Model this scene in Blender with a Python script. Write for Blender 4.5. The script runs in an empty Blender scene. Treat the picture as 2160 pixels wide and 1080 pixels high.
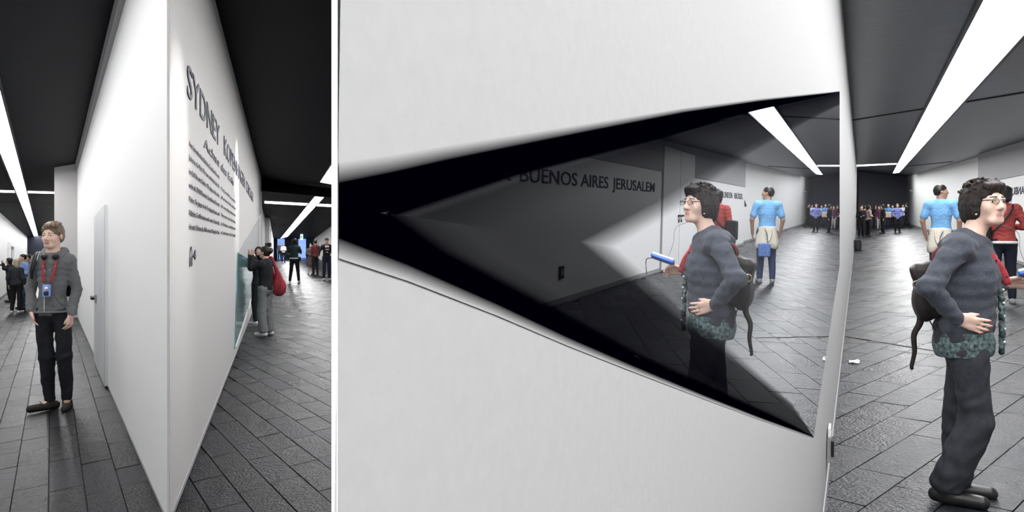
import bpy, math, random
import numpy as np
from mathutils import Vector, Matrix
random.seed(4); rng = np.random.default_rng(4)
sc = bpy.context.scene
# ------------------------------------------------------------ camera, world, exposure
F, CX, CY, H0, K = 1500.0, 1080.0, 485.5, 1.46, 0.063     # K: the floor's cross fall
cam = bpy.data.cameras.new('camera'); camo = bpy.data.objects.new('camera', cam); sc.collection.objects.link(camo)
camo.location = (0, 0, H0); camo.rotation_euler = (math.pi/2, 0, 0)
cam.sensor_width = 36; cam.lens = 36*F/2160; cam.shift_y = (CY-540)/2160
cam.clip_start = 0.02; cam.clip_end = 300
sc.camera = camo
w = bpy.data.worlds.new('world'); sc.world = w; w.use_nodes = True
w.node_tree.nodes['Background'].inputs[0].default_value = (0.80, 0.86, 1.0, 1)
w.node_tree.nodes['Background'].inputs[1].default_value = WORLD = 0.06
sc.view_settings.view_transform = 'Standard'; sc.view_settings.look = 'None'
sc.view_settings.gamma = 1; sc.view_settings.exposure = 0.1; sc.view_settings.use_curve_mapping = False
try:
    sc.cycles.use_denoising = True; sc.cycles.max_bounces = 8; sc.cycles.diffuse_bounces = 4; sc.cycles.sample_clamp_indirect = 6
except Exception: pass
def spot(name, loc, target, power, size, blend=0.6, radius=0.05, col=(1, .98, .95)):
    l = bpy.data.lights.new(name, 'SPOT'); l.energy = power; l.spot_size = math.radians(size); l.spot_blend = blend
    l.shadow_soft_size = radius; l.color = col
    o = bpy.data.objects.new(name, l); sc.collection.objects.link(o); o.location = loc
    o.rotation_euler = (Vector(target)-Vector(loc)).to_track_quat('-Z', 'Y').to_euler(); return o
# ceiling spots over the lettering of the prow wall, and over the near wall
spot('ceiling_spot', (-0.75, 4.4, 3.35), (-1.99, 4.2, 1.75), 170, 44, 0.9)
spot('ceiling_spot', (-2.9, 10.2, 3.2), (-3.87, 10.0, 2.1), 170, 52, 0.9)
# ------------------------------------------------------------ helpers
def E(X): return H0+K*X
def horizon(px): return CY-K*(px-CX)
def ray(px, py): return (px-CX)/F, (CY-py)/F
def P(px, py, Y): t, v = ray(px, py); return Vector((t*Y, Y, H0+v*Y))
def floor_pt(px, py):
    Y = H0*F/(py-horizon(px)); t = (px-CX)/F
    return Vector((t*Y, Y, K*t*Y))
def wall_pt(px, py, m, s):
    t, v = ray(px, py); Y = s/(t-m); return Vector((t*Y, Y, H0+v*Y))
def ceil_pt(px, py, pl):
    a, b, g = pl; t, v = ray(px, py); Y = a/(v-(K+b)*t-g); return Vector((t*Y, Y, H0+v*Y))
def link(o, parent=None):
    sc.collection.objects.link(o)
    if parent: o.parent = parent
    return o
def tag(o, label=None, cat=None, group=None, kind=None):
    if label: o['label'] = label
    if cat: o['category'] = cat
    if group: o['group'] = group
    if kind: o['kind'] = kind
    return o
def empty(name, loc, rz=0):
    o = bpy.data.objects.new(name, None); o.empty_display_size = .1; o.location = loc; o.rotation_euler = (0, 0, rz); return link(o)
def mesh(name, vs, fs, m, parent=None, smooth=False):
    me = bpy.data.meshes.new(name); me.from_pydata([tuple(v) for v in vs], [], fs); me.update()
    if smooth: me.polygons.foreach_set('use_smooth', [True]*len(me.polygons))
    if m: me.materials.append(m)
    return link(bpy.data.objects.new(name, me), parent)
def local(vs, root): # world points -> coordinates of an unrotated/rotated root
    inv = (Matrix.Translation(root.location) @ Matrix.Rotation(root.rotation_euler.z, 4, 'Z')).inverted()
    return [inv @ Vector(v) for v in vs]
def prism(name, poly, zb, zt, m, parent=None):
    n = len(poly)
    vs = [Vector((x, y, zb(x, y))) for x, y in poly]+[Vector((x, y, zt(x, y))) for x, y in poly]
    area = sum(poly[i][0]*poly[(i+1) % n][1]-poly[(i+1) % n][0]*poly[i][1] for i in range(n))
    idx = list(range(n)) if area > 0 else list(range(n))[::-1]
    fs = [tuple(idx[::-1]), tuple(i+n for i in idx)]
    for a in range(n):
        i, j = idx[a], idx[(a+1) % n]; fs.append((i, j, j+n, i+n))
    if parent and parent.type == 'EMPTY': vs = local(vs, parent)
    return mesh(name, vs, fs, m, parent)
def solid(name, pts, d, m, parent=None):
    """a plate: outline pts pushed along vector d"""
    n = len(pts); d = Vector(d); vs = [Vector(p) for p in pts]+[Vector(p)+d for p in pts]
    nn = sum(((Vector(pts[i])-Vector(pts[0])).cross(Vector(pts[(i+1) % n])-Vector(pts[0])) for i in range(1, n-1)), Vector())
    o = list(range(n)) if nn.dot(d) < 0 else list(range(n))[::-1]
    fs = [tuple(o), tuple(i+n for i in o[::-1])]
    for a in range(n):
        i, j = o[a], o[(a+1) % n]; fs.append((j, i, i+n, j+n))
    if parent and parent.type == 'EMPTY': vs = local(vs, parent)
    return mesh(name, vs, fs, m, parent)
def S(o): return tag(o, kind='structure')
# ------------------------------------------------------------ materials
MC = {}
def mat(name, col, rough=.6, metal=0, bump=0, scale=60, var=.12, emit=0, spec=.32, kind='noise', stretch=(1, 1, 1), col2=None, sheen=0):
    if name in MC: return MC[name]
    m = bpy.data.materials.new(name); m.use_nodes = True; nt = m.node_tree; b = nt.nodes['Principled BSDF']
    b.inputs['Roughness'].default_value = rough; b.inputs['Metallic'].default_value = metal
    b.inputs['Specular IOR Level'].default_value = spec
    if sheen: b.inputs['Sheen Weight'].default_value = sheen
    tc = nt.nodes.new('ShaderNodeTexCoord'); mp = nt.nodes.new('ShaderNodeMapping'); nt.links.new(tc.outputs['Object'], mp.inputs[0])
    mp.inputs['Scale'].default_value = stretch
    if kind == 'voronoi':
        tx = nt.nodes.new('ShaderNodeTexVoronoi'); fac = tx.outputs['Distance']
    elif kind == 'wave':
        tx = nt.nodes.new('ShaderNodeTexWave'); tx.inputs['Distortion'].default_value = 3; fac = tx.outputs['Fac']
    else:
        tx = nt.nodes.new('ShaderNodeTexNoise'); tx.inputs['Detail'].default_value = 5; fac = tx.outputs['Fac']
    tx.inputs['Scale'].default_value = scale; nt.links.new(mp.outputs[0], tx.inputs['Vector'])
    cr = nt.nodes.new('ShaderNodeValToRGB'); nt.links.new(fac, cr.inputs[0]); nt.links.new(cr.outputs[0], b.inputs['Base Color'])
    c1 = [max(0, c*(1-var)) for c in col]; c2 = col2 or [min(1, c*(1+var)) for c in col]
    cr.color_ramp.elements[0].position = .32; cr.color_ramp.elements[1].position = .68
    cr.color_ramp.elements[0].color = (*c1, 1); cr.color_ramp.elements[1].color = (*c2, 1)
    if bump:
        bp = nt.nodes.new('ShaderNodeBump'); bp.inputs['Strength'].default_value = bump; bp.inputs['Distance'].default_value = .004
        nt.links.new(fac, bp.inputs['Height']); nt.links.new(bp.outputs[0], b.inputs['Normal'])
    if emit:
        b.inputs['Emission Color'].default_value = (*col, 1); b.inputs['Emission Strength'].default_value = emit
    MC[name] = m; return m
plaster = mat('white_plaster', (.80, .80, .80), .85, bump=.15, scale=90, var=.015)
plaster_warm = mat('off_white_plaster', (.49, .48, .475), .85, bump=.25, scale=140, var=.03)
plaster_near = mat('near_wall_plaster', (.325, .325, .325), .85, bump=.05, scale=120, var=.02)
soffit_m = mat('grey_frame_and_cove_shade', (.30, .30, .31), .8, var=.04)
ceil_dark = mat('black_ceiling_panel', (.0035, .004, .0065), .6, bump=.1, scale=20, var=.25, spec=.06)
ceil_grey = mat('brushed_grey_ceiling_metal', (.095, .10, .118), .40, .6, bump=.12, scale=8, var=.22, stretch=(1, 6, 1))
navy = mat('dark_navy_wall_paint', (.030, .033, .048), .7, var=.1)
black = mat('black_gap', (.003, .003, .004), .8)
ink = mat('dark_blue_grey_lettering', (.035, .038, .06), .6)
ink_l = mat('grey_lettering', (.10, .10, .115), .6)
lamp = mat('light_diffuser', (1, 1, 1), .5, emit=20, var=0)
lamp_r = mat('light_diffuser_right_hall', (1, 1, 1), .5, emit=26, var=0)
lamp_l = mat('light_diffuser_narrow', (1, 1, 1), .5, emit=3, var=0)
steel = mat('brushed_steel', (.42, .43, .45), .3, .9, bump=.05, scale=30, stretch=(1, 1, .05))
rail = mat('grey_aluminium_trim', (.35, .35, .36), .45, .6)
teal = mat('teal_glass', (.16, .30, .31), .12, .35, var=.35, scale=3)
basem = mat('pale_grey_skirting', (.34, .34, .35), .5, var=.05)
groutm = mat('floor_grout', (.012, .012, .014), .8)
blackp = mat('black_plastic', (.012, .012, .014), .45, var=.2)
def slate(name, lo, hi, rough, spec=.4):
    m = bpy.data.materials.new(name); m.use_nodes = True; nt = m.node_tree; b = nt.nodes['Principled BSDF']
    oi = nt.nodes.new('ShaderNodeObjectInfo'); ge = nt.nodes.new('ShaderNodeNewGeometry')
    ad = nt.nodes.new('ShaderNodeMath'); ad.operation = 'ADD'; fr = nt.nodes.new('ShaderNodeMath'); fr.operation = 'FRACT'
    nt.links.new(oi.outputs['Random'], ad.inputs[0]); nt.links.new(ge.outputs['Random Per Island'], ad.inputs[1]); nt.links.new(ad.outputs[0], fr.inputs[0])
    mp = nt.nodes.new('ShaderNodeMapping'); nt.links.new(ge.outputs['Position'], mp.inputs[0]); mp.inputs['Scale'].default_value = (1, 1, 1)
    n1 = nt.nodes.new('ShaderNodeTexNoise'); n1.inputs['Scale'].default_value = 9; n1.inputs['Detail'].default_value = 9; n1.inputs['Roughness'].default_value = .7; n1.inputs['Distortion'].default_value = .6
    nt.links.new(mp.outputs[0], n1.inputs[0])
    n2 = nt.nodes.new('ShaderNodeTexNoise'); n2.inputs['Scale'].default_value = 55; n2.inputs['Detail'].default_value = 6; nt.links.new(mp.outputs[0], n2.inputs[0])
    mx = nt.nodes.new('ShaderNodeMath'); mx.operation = 'MULTIPLY_ADD'; nt.links.new(fr.outputs[0], mx.inputs[0]); mx.inputs[1].default_value = .55
    nt.links.new(n1.outputs['Fac'], mx.inputs[2])
    cr = nt.nodes.new('ShaderNodeValToRGB'); nt.links.new(mx.outputs[0], cr.inputs[0]); nt.links.new(cr.outputs[0], b.inputs['Base Color'])
    cr.color_ramp.elements[0].position = .35; cr.color_ramp.elements[0].color = (*lo, 1)
    cr.color_ramp.elements[1].position = 1.05 if False else 1.0; cr.color_ramp.elements[1].color = (*hi, 1)
    s = nt.nodes.new('ShaderNodeMath'); s.operation = 'ADD'; nt.links.new(n1.outputs['Fac'], s.inputs[0]); nt.links.new(n2.outputs['Fac'], s.inputs[1])
    bp = nt.nodes.new('ShaderNodeBump'); bp.inputs['Strength'].default_value = .8; bp.inputs['Distance'].default_value = .010
    nt.links.new(s.outputs[0], bp.inputs['Height']); nt.links.new(bp.outputs[0], b.inputs['Normal'])
    ra = nt.nodes.new('ShaderNodeMath'); ra.operation = 'MULTIPLY_ADD'; nt.links.new(fr.outputs[0], ra.inputs[0]); ra.inputs[1].default_value = .12; ra.inputs[2].default_value = rough
    nt.links.new(ra.outputs[0], b.inputs['Roughness']); b.inputs['Specular IOR Level'].default_value = spec
    return m
slate_l = slate('dark_slate', (.003, .0035, .005), (.009, .0095, .013), .22, .15)
slate_r = slate('grey_slate', (.007, .008, .011), (.020, .022, .028), .24, .34)
# ------------------------------------------------------------ plan
WL, WS = -.6467, .633        # left face of the prow:  X = WL*Y + WS
RL, RS = -.328, -.588        # right face of the prow
ML, MS, S2 = .4873, -.148, -.335       # near wall that carries the mirror
RM, RRS = .49, 3.53          # right wall of the right hall
PL_L = (2.235, .108, .0698); PL_M = (2.156, -.246, -.0807); PL_F = (2.577, -.0585, -.04676); PL_R = (1.408, -.1686, .1092)
def ct(pl): return lambda x, y: E(x)+pl[0]+pl[1]*x+pl[2]*y
def fl(x, y): return K*x
def flb(x, y): return K*x-.05
# floors
def floor_piece(name, poly, m):
    return S(prism(name, poly, lambda x, y: K*x-.3, lambda x, y: K*x-.012, m))
floor_l = floor_piece('floor', [(-50, 70), (-4, -6), (-.1, -6), (-.06, .2), (-.11, .5), (ML*5.1+S2, 5.1), (-19, 76)], groutm)
floor_r = floor_piece('floor', [(-.09, -6), (5, -6), (36, 62), (28, 62), (-.02, .1)], groutm)
tip = (-1.847, 3.835)
wl_end = (WL*17.4+WS, 17.4); wr_end = (RL*25+RS, 25)
hi = lambda x, y: E(x)+2.9
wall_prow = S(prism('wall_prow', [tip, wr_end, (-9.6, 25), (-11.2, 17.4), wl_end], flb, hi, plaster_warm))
face = mesh('left_face', [], [], plaster); bpy.data.objects.remove(face)
# lighter skin on the left face
def skin(name, m_, s_, Y0, Y1, z0, z1, off, mt, parent=None, sign=1):
    n = Vector((1, -m_, 0)).normalized()*off
    pts = [Vector((m_*Y+s_, Y, E(m_*Y+s_)+z)) for Y, z in ((Y0, z0), (Y1, z0), (Y1, z1), (Y0, z1))]
    return solid(name, pts, n, mt, parent)
skin('lighter_face', WL, WS, 3.84, 17.39, -1.44, 2.9, -.012, plaster, wall_prow)
# grey band atop the left face, the cove's shade in its colour; baseboards
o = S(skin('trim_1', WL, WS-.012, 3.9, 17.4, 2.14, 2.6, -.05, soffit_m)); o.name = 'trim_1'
S(skin('baseboard_left', WL, WS-.012, 3.9, 17.38, -1.455, -1.435, -.004, basem))
S(skin('baseboard_prow', RL, RS, 3.9, 25, -1.455, -1.425, .008, basem))
# left hall shell
S(prism('wall_left', [(-2.09-WL*5, -5), (-2.09+WL*63, 63), (-2.6+WL*63, 63), (-2.6-WL*5, -5)], flb, hi, plaster))
S(skin('baseboard_far_left', WL, -2.09, 4, 62, -1.455, -1.38, .02, basem))
S(prism('wall_left_far', [(-16.9, 27), (-14.5, 27), (-15.2, 30), (-27, 60), (WL*60+.6, 60)], flb, hi, plaster))
S(prism('wall_end_left', [(-44, 60), (-36, 60), (-36, 61), (-44, 61)], flb, hi, navy))
S(prism('ceiling_left', [(WL*70-4, 70), (-4.6-WL*4, -4), (.3, -4), (.3, .1), (-1.85, 3.9), (-10.4, 19), (-14, 40), (-35, 70)], ct(PL_L), lambda x, y: ct(PL_L)(x, y)+.3, ceil_dark))
# middle hall shell
S(prism('wall_middle_recess', [(RL*25-.75, 25), (RL*38.4-.75, 38.4), (-17, 38.4), (-12, 25)], flb, hi, plaster_warm))
S(prism('wall_middle_far', [(-13.6, 39), (RL*39-.5, 39), (RL*72-.5, 72), (-30, 72), (-17, 39)], flb, hi, plaster))
S(prism('wall_middle_right', [(RL*4.9+3.55, 4.9), (RL*72+3.55, 72), (-17, 72), (RL*28+4.2, 28), (RL*5.3+3.8, 5.3)], flb, hi, plaster_warm))
wend = S(prism('wall_end_middle', [(-26, 71), (-17, 71), (-17, 72), (-26, 72)], flb, hi, navy))
S(solid('ceiling_middle_near', [Vector((x, y, ct(PL_M)(x, y))) for x, y in ((RL*24-1.5, 24), (-2.2, 3.3), (-.2, -3), (-.06, .2), (ML*5.3+S2, 5.3), (RL*24+4.2, 24))], (0, 0, .3), ceil_dark))
S(solid('ceiling_middle_far', [Vector((x, y, ct(PL_F)(x, y))) for x, y in ((RL*24-1.5, 24), (RL*73-2, 73), (RL*73+4, 73), (RL*24+4.2, 24))], (0, 0, .3), ceil_dark))
S(prism('trim_3', [(-9.4, 24.0), (-3.6, 24.0), (-3.6, 24.3), (-9.4, 24.3)], lambda x, y: min(ct(PL_M)(x, y), ct(PL_F)(x, y)+.0), hi, ceil_dark))
for i, (a, b_) in enumerate(((584, 601), (628, 646))):
    wn = empty(f'window_{i+1}', P((a+b_)/2, 548, 70.9)); S(wn)
    wn['label'] = ('tall pale blue lit window behind the two far visitors', 'blue lit window right of the photographer in green')[i]
    solid('pane', [P(a, 504, 70.9), P(b_, 504, 70.9), P(b_, 547, 70.9), P(a, 547, 70.9)], (0, .05, 0), mat('blue_daylight_glass', (.22, .36, .78), .3, emit=1.1, var=.5, scale=.6, col2=(.6, .72, 1)), wn)
    for q in (a, b_): solid('window_frame', [P(q-.6, 503, 70.8), P(q+.6, 503, 70.8), P(q+.6, 548, 70.8), P(q-.6, 548, 70.8)], (0, .1, 0), navy, wn)
# near wall block (second prow) with the mirror
A = (wall_pt(712, 400, ML, MS).x, wall_pt(712, 400, ML, MS).y)
B = (-.25333*.5, .5)
HOLE = []
# mirror plane: leans over a little towards the hall
ME_L = Vector((ML, 1, K*ML)).normalized()
n0 = Vector((1, -ML, 0)).normalized(); TILT = .013
nm = (n0 - Vector((0, 0, 1))*TILT); nm = (nm-ME_L*nm.dot(ME_L)).normalized()
mp0 = Vector((MS, 0, E(MS)))
def mir_pt(px, py, off=0):
    t, v = ray(px, py); d = Vector((t, 1, v)); o = Vector((0, 0, H0))
    return o+d*((mp0+nm*off-o).dot(nm)/d.dot(nm))
def near_pt(Y, zr, off=0): # point of the near wall's leaning face at depth Y, zr above eye level
    X = ML*Y+MS
    for _ in range(3):
        z = E(X)+zr; X = mp0.x-(nm.y*(Y-mp0.y)+nm.z*(z-mp0.z)-off)/nm.x
    return Vector((X, Y, E(X)+zr))
def interp(tab, x):
    xs = [a for a, b in tab]; ys = [b for a, b in tab]; return float(np.interp(x, xs, ys))
TOP = [(713, 365), (830, 345), (944, 322), (1189, 278), (1440, 233), (1600, 211), (1771, 193)]
BOT = [(712, 523), (863, 577), (1046, 653), (1200, 722), (1340, 780), (1488, 839), (1600, 882), (1716, 923)]
TIN = [(712, 449), (812, 449), (1067, 366), (1270, 316), (1372, 292), (1500, 256), (1600, 231), (1771, 194)]
BIN = [(712, 448.6), (812, 448.6), (928, 532), (1099, 622), (1340, 752), (1532, 836), (1673, 899), (1716, 922)]
VT = [(1299, 521), (1440, 436), (1575, 330), (1723, 246), (1771, 222)]
VB = [(1299, 521), (1340, 558), (1440, 647), (1532, 725), (1673, 850), (1716, 921)]
def right_edge(y): # outline of the pane's far edge
    return 1771 if y < 560 else 1771-(y-560)*(55/363)
fw = lambda x: 3+40*max(0, (1771-x)/1059)**1.6      # feathered width of the painted border
mm = bpy.data.materials.new('silvered_mirror'); mm.use_nodes = True; nt = mm.node_tree; nt.nodes.clear()
out = nt.nodes.new('ShaderNodeOutputMaterial'); at = nt.nodes.new('ShaderNodeAttribute'); at.attribute_name = 'coat'
sp = nt.nodes.new('ShaderNodeSeparateColor'); nt.links.new(at.outputs['Color'], sp.inputs[0])
gl = nt.nodes.new('ShaderNodeBsdfGlossy'); gl.inputs['Roughness'].default_value = .0
df = nt.nodes.new('ShaderNodeBsdfDiffuse')
c1 = nt.nodes.new('ShaderNodeMixRGB'); c1.inputs[1].default_value = (0, 0, 0, 1); c1.inputs[2].default_value = (.96, .98, 1, 1); nt.links.new(sp.outputs[1], c1.inputs[0]); nt.links.new(c1.outputs[0], gl.inputs[0])
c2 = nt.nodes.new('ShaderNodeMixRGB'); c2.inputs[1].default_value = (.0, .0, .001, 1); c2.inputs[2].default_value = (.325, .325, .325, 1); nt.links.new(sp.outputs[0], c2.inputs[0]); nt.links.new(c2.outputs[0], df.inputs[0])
ads = nt.nodes.new('ShaderNodeAddShader'); nt.links.new(gl.outputs[0], ads.inputs[0]); nt.links.new(df.outputs[0], ads.inputs[1]); nt.links.new(ads.outputs[0], out.inputs[0])
def coat_mesh(name, rows, coats, parent):
    """rows: list of polylines (same length) on the mirror plane, coats: (white, mirror) per row or per row a list"""
    n = len(rows[0]); vs = [p for r in rows for p in r]; fs = []
    for r in range(len(rows)-1):
        for i in range(n-1): fs.append((r*n+i, r*n+i+1, (r+1)*n+i+1, (r+1)*n+i))
    me_vs = local([v+nm*.0004 for v in vs], parent); back = [v - nm*.0001 for v in me_vs]
    N = len(vs); bf = [tuple(i+N for i in f[::-1]) for f in fs]
    rim = []
    for i in range(n-1): rim.append((i, i+N, i+1+N, i+1)); q = (len(rows)-1)*n+i; rim.append((q, q+1, q+1+N, q+N))
    for r in range(len(rows)-1): q = r*n; rim.append((q, q+n, q+n+N, q+N)); q += n-1; rim.append((q, q+N, q+n+N, q+n))
    o = mesh(name, me_vs+back, fs+bf+rim, mm, parent)
    ca = o.data.color_attributes.new('coat', 'FLOAT_COLOR', 'POINT')
    for k in range(N):
        c = coats[k//n]; c = c[k % n] if isinstance(c, list) else c
        ca.data[k].color = (c[0], c[1], 0, 1); ca.data[k+N].color = (c[0], c[1]*.0, 0, 1)
    return o
mirror = tag(empty('wall_mirror', wall_pt(1000, 450, ML, MS)), 'large pointed black-bordered mirror on the near white wall, reflecting the hall', 'mirror')
XS = [713+(1771-713)*i/48 for i in range(49)]
XB = [713+(1716-713)*i/48 for i in range(49)]
# border: rows from the white wall into black and on to the dimmed mirror
coat_mesh('upper_border', [[mir_pt(x, interp(TOP, x)-fw(x)/2) for x in XS], [mir_pt(x, interp(TOP, x)) for x in XS],
    [mir_pt(x, min(interp(TOP, x)+fw(x)/2, interp(TIN, x)-.5)) for x in XS], [mir_pt(x, interp(TIN, x)) for x in XS]], [(1, 0), (.42, 0), (0, 0), (0, 0)], mirror)
coat_mesh('lower_border', [[mir_pt(x, interp(BIN, x)) for x in XB], [mir_pt(x, max(interp(BOT, x)-fw(x)/2, interp(BIN, x)+.5)) for x in XB],
    [mir_pt(x, interp(BOT, x)) for x in XB], [mir_pt(x, interp(BOT, x)+fw(x)/2) for x in XB]], [(0, 0), (0, 0), (.42, 0), (1, 0)], mirror)
# dimmed reflection painted into the coat, from border to bright pane; columns run to the far edge
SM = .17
def band(name, outer, inner, rows, parent):
    """outer/inner polylines in px as functions of parameter u"""
    coat_mesh(name, [[mir_pt(*[a+(b-a)*f for a, b in zip(p, q)]) for p, q in zip(outer, inner)] for f, c in rows], [c for f, c in rows], parent)
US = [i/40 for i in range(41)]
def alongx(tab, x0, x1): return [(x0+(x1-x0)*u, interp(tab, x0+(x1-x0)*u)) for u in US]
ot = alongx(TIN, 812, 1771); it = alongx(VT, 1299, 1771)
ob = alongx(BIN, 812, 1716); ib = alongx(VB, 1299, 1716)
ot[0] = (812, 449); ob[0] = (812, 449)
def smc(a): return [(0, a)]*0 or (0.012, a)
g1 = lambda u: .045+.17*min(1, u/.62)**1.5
rows = [(0, (0, 0)), (.04, [(0, .0 if u < .75 else .12) for u in US]), (.09, [(.022*max(0, 1-u/.6), g1(u)*.5) for u in US]), (.15, [(.003, g1(u)*.45) for u in US]), (.5, [(.004, g1(u)) for u in US]), (.84, [(.008, g1(u)*1.3) for u in US]), (.93, (.02, .42)), (1, (.05, .88))]  # pale outer row paints in the blurred streak of a reflection
band('dimmed_pane', ot, it, rows, mirror)
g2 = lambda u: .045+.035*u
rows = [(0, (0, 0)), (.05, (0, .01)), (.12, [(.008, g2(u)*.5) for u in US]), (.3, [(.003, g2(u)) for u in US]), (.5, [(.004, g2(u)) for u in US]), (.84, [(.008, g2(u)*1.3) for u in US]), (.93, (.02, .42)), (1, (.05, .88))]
band('dimmed_pane', ob, ib, rows, mirror)
# bright pane: from V to far edge, in rows
edge = [(1771, 222), (1771, 330), (1771, 560), (1745, 730), (1716, 921)]
ys = [u for u in US]
def onedge(u): return (interp([(0, 1771), (.5, 1771), (1, 1716)], u), interp([(0, 222), (.5, 560), (1, 921)], u))
def onv(u): # walk the V from its upper end through the apex to its lower end
    if u <= .5: s = 1-u/.5; x = 1299+472*s; return (x, interp(VT, x))
    s = (u-.5)/.5; x = 1299+417*s; return (x, interp(VB, x))
U2 = [i/80 for i in range(81)]
coat_mesh('bright_pane', [[mir_pt(*onv(u)) for u in U2], [mir_pt(*onedge(u)) for u in U2]], [(.05, .88), (.02, .92)], mirror)
# hole in the near wall, its reveals, and the wall skin around it
HT = [(x, interp(TOP, x)-fw(x)*.25) for x in XS]; HB = [(x, interp(BOT, x)+fw(x)*.25) for x in XB]
EDG = [(1771, 193+(560-193)*i/6) for i in range(1, 7)]+[(1771-55*i/6, 560+363*i/6) for i in range(1, 6)]
outline = HT+EDG+HB[::-1]
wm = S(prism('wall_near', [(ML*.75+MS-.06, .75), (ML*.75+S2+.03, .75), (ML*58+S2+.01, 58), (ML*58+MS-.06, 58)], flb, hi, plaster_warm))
wn_root = wm
def wpt(px, py): return mir_pt(px, py)
top_z = 2.2
def far_xy(Y): return Vector((ML*Y+MS, Y, 0))
vs = []; fs = []
def quadstrip(a, b):
    base = len(vs); vs.extend(a); vs.extend(b); n = len(a)
    for i in range(n-1): fs.append((base+i, base+i+1, base+n+i+1, base+n+i))
def updown(p, c): return near_pt(p.y, c)
tp = [wpt(*q) for q in HT]; bt = [wpt(*q) for q in HB]
quadstrip([updown(p, 2.9) for p in tp], tp)
quadstrip(bt, [updown(p, -1.45) for p in bt])
ed = [tp[-1]]+[wpt(*q) for q in EDG]+[bt[-1]]
Yf = 56.0; fx = ML*Yf+MS
far = [Vector((fx, Yf, E(fx)+2.9-(4.35)*i/(len(ed)-1))) for i in range(len(ed))]
lefts = [updown(tp[-1], 2.9)]+ed+[updown(bt[-1], -1.45)]
nl = len(lefts)
quadstrip(lefts, [near_pt(Yf, 2.9-4.35*i/(nl-1)) for i in range(nl)])
# back of the wall
bk = [(A[0], A[1]), (B[0], B[1]), (ML*58+S2, 58)]
quadstrip([Vector((x, y, E(x)+2.9)) for x, y in bk], [Vector((x, y, E(x)-1.45)) for x, y in bk])
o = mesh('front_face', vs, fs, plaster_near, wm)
vs = []; fs = []
mo = [mir_pt(*q) for q in outline]; wo = [wpt(*q) for q in outline]; n = len(mo)
quadstrip(mo+[mo[0]], wo+[wo[0]])
mesh('reveal', [Vector(v) for v in vs], fs, mat('white_reveal', (.75, .75, .75), .8, var=.02), wm)
# added white divider on the wall's end; it glows but is no lamp
endm = mat('added_divider_glow', (1, 1, 1), .5, emit=1.2, var=0)
es = [(A[0], A[1]), (B[0], B[1])]
S(solid('added_divider', [Vector((*es[0], E(es[0][0])-1.4)), Vector((*es[1], E(es[1][0])-1.4)), Vector((*es[1], E(es[1][0])+2.1)), Vector((*es[0], E(es[0][0])+2.1))], Vector((-1, -.245, 0)).normalized()*.0002, endm))
# white edge post beyond the mirror: baseboard and a socket
S(skin('baseboard_near', ML, MS-.018, 1.2, 56, -1.455, -1.39, .006, basem))
so = wall_pt(1748, 941, ML, MS-.008)
skt = tag(empty('wall_socket', so), 'small grey wall socket low on the white mirror wall, beside the slate floor', 'socket')
u = Vector((ML, 1, 0)).normalized()
def plate(name, c, hw, hh, th, mt, parent, off=0):
    pts = [c+u*a+Vector((0, 0, b))+n0*off for a, b in ((-hw, -hh), (hw, -hh), (hw, hh), (-hw, hh))]
    return solid(name, pts, n0*th, mt, parent)
plate('cover_plate', so, .075, .065, .012, rail, skt); plate('socket_face', so, .05, .04, .014, blackp, skt, .012)
plate('upper_cover', so+Vector((0, 0, .085)), .06, .02, .010, plaster, skt)
# ------------------------------------------------------------ right hall shell
def zR(x, y): return ct(PL_R)(x, y)
wr = S(prism('wall_right', [(RM*-6+RRS, -6), (RM*21.2+RRS, 21.2), (RM*21.2+RRS+.6, 21.2), (RM*-6+RRS+.6, -6)], flb, lambda x, y: E(x)+2.3, plaster))
S(prism('wall_right_far', [(RM*21.2+RRS+.16, 21.2), (RM*57+RRS+.16, 57), (RM*57+RRS+.9, 57), (RM*21.2+RRS+.9, 21.2)], flb, lambda x, y: E(x)+3.2, plaster))
S(prism('wall_end_right', [(ML*57, 57), (RM*57+RRS+.5, 57), (RM*57+RRS+.5, 58), (ML*57, 58)], flb, lambda x, y: E(x)+3.4, mat('slate_blue_wall', (.34, .35, .42), .7, var=.12)))
cr_ = S(solid('ceiling_right', [Vector((x, y, zR(x, y))) for x, y in ((ML*58-.2, 58), (ML*-6-.25, -6), (RM*-6+4.4, -6), (RM*58+4.5, 58))], (0, 0, .3), ceil_grey))
S(skin('baseboard_right', RM, RRS, -5, 21.2, -1.455, -1.385, -.012, basem))
S(skin('baseboard_right_far', RM, RRS+.16, 21.2, 56.9, -1.455, -1.385, -.012, basem))
# grey bulkhead band along the right wall
S(skin('trim_5', RM, RRS, -5, 21.2, .50, 2.2, -.02, mat('grey_wall_header', (.36, .36, .37), .8, var=.03)))
def strip_on(pl, pts, th, m, parent=None, drop=.02): # a light or joint set in a ceiling plane
    ps = [ceil_pt(*p, pl) if not isinstance(p, Vector) else p for p in pts]
    return solid('diffuser', [p-Vector((0, 0, drop)) for p in ps], (0, 0, th), m, parent)
def light(name, pl, pts, label, ext=None, rails=True, m=None, drop=.02):
    m = m or (lamp_r if pl is PL_R else lamp)
    ps = [ceil_pt(*p, pl) for p in pts]   # near-left, near-right, far-right, far-left
    if ext is not None:
        for a, b in ((0, 3), (1, 2)):
            d = ps[a]-ps[b]; ps[a] = ps[b]+d*((ext-ps[b].y)/d.y)
    root = tag(empty(name, sum(ps, Vector())/4), label, 'ceiling light', 'ceiling light strips')
    strip_on(pl, ps, .03, m, root, drop)
    if rails:
        for a, b in ((0, 3), (1, 2)):
            s = (ps[a]-ps[1-a]).normalized()*.035
            solid('edge_rail', [ps[a], ps[a]+s, ps[b]+s, ps[b]], (0, 0, -.03-drop*.5), blackp if m is not lamp_l else rail, root)
    return root
light('light_strip', PL_R, [(2069, 0), (2160, 63), (1897, 363), (1883, 365)], 'wide white light strip down the ceiling over the woman with the backpack', ext=-5)
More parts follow.
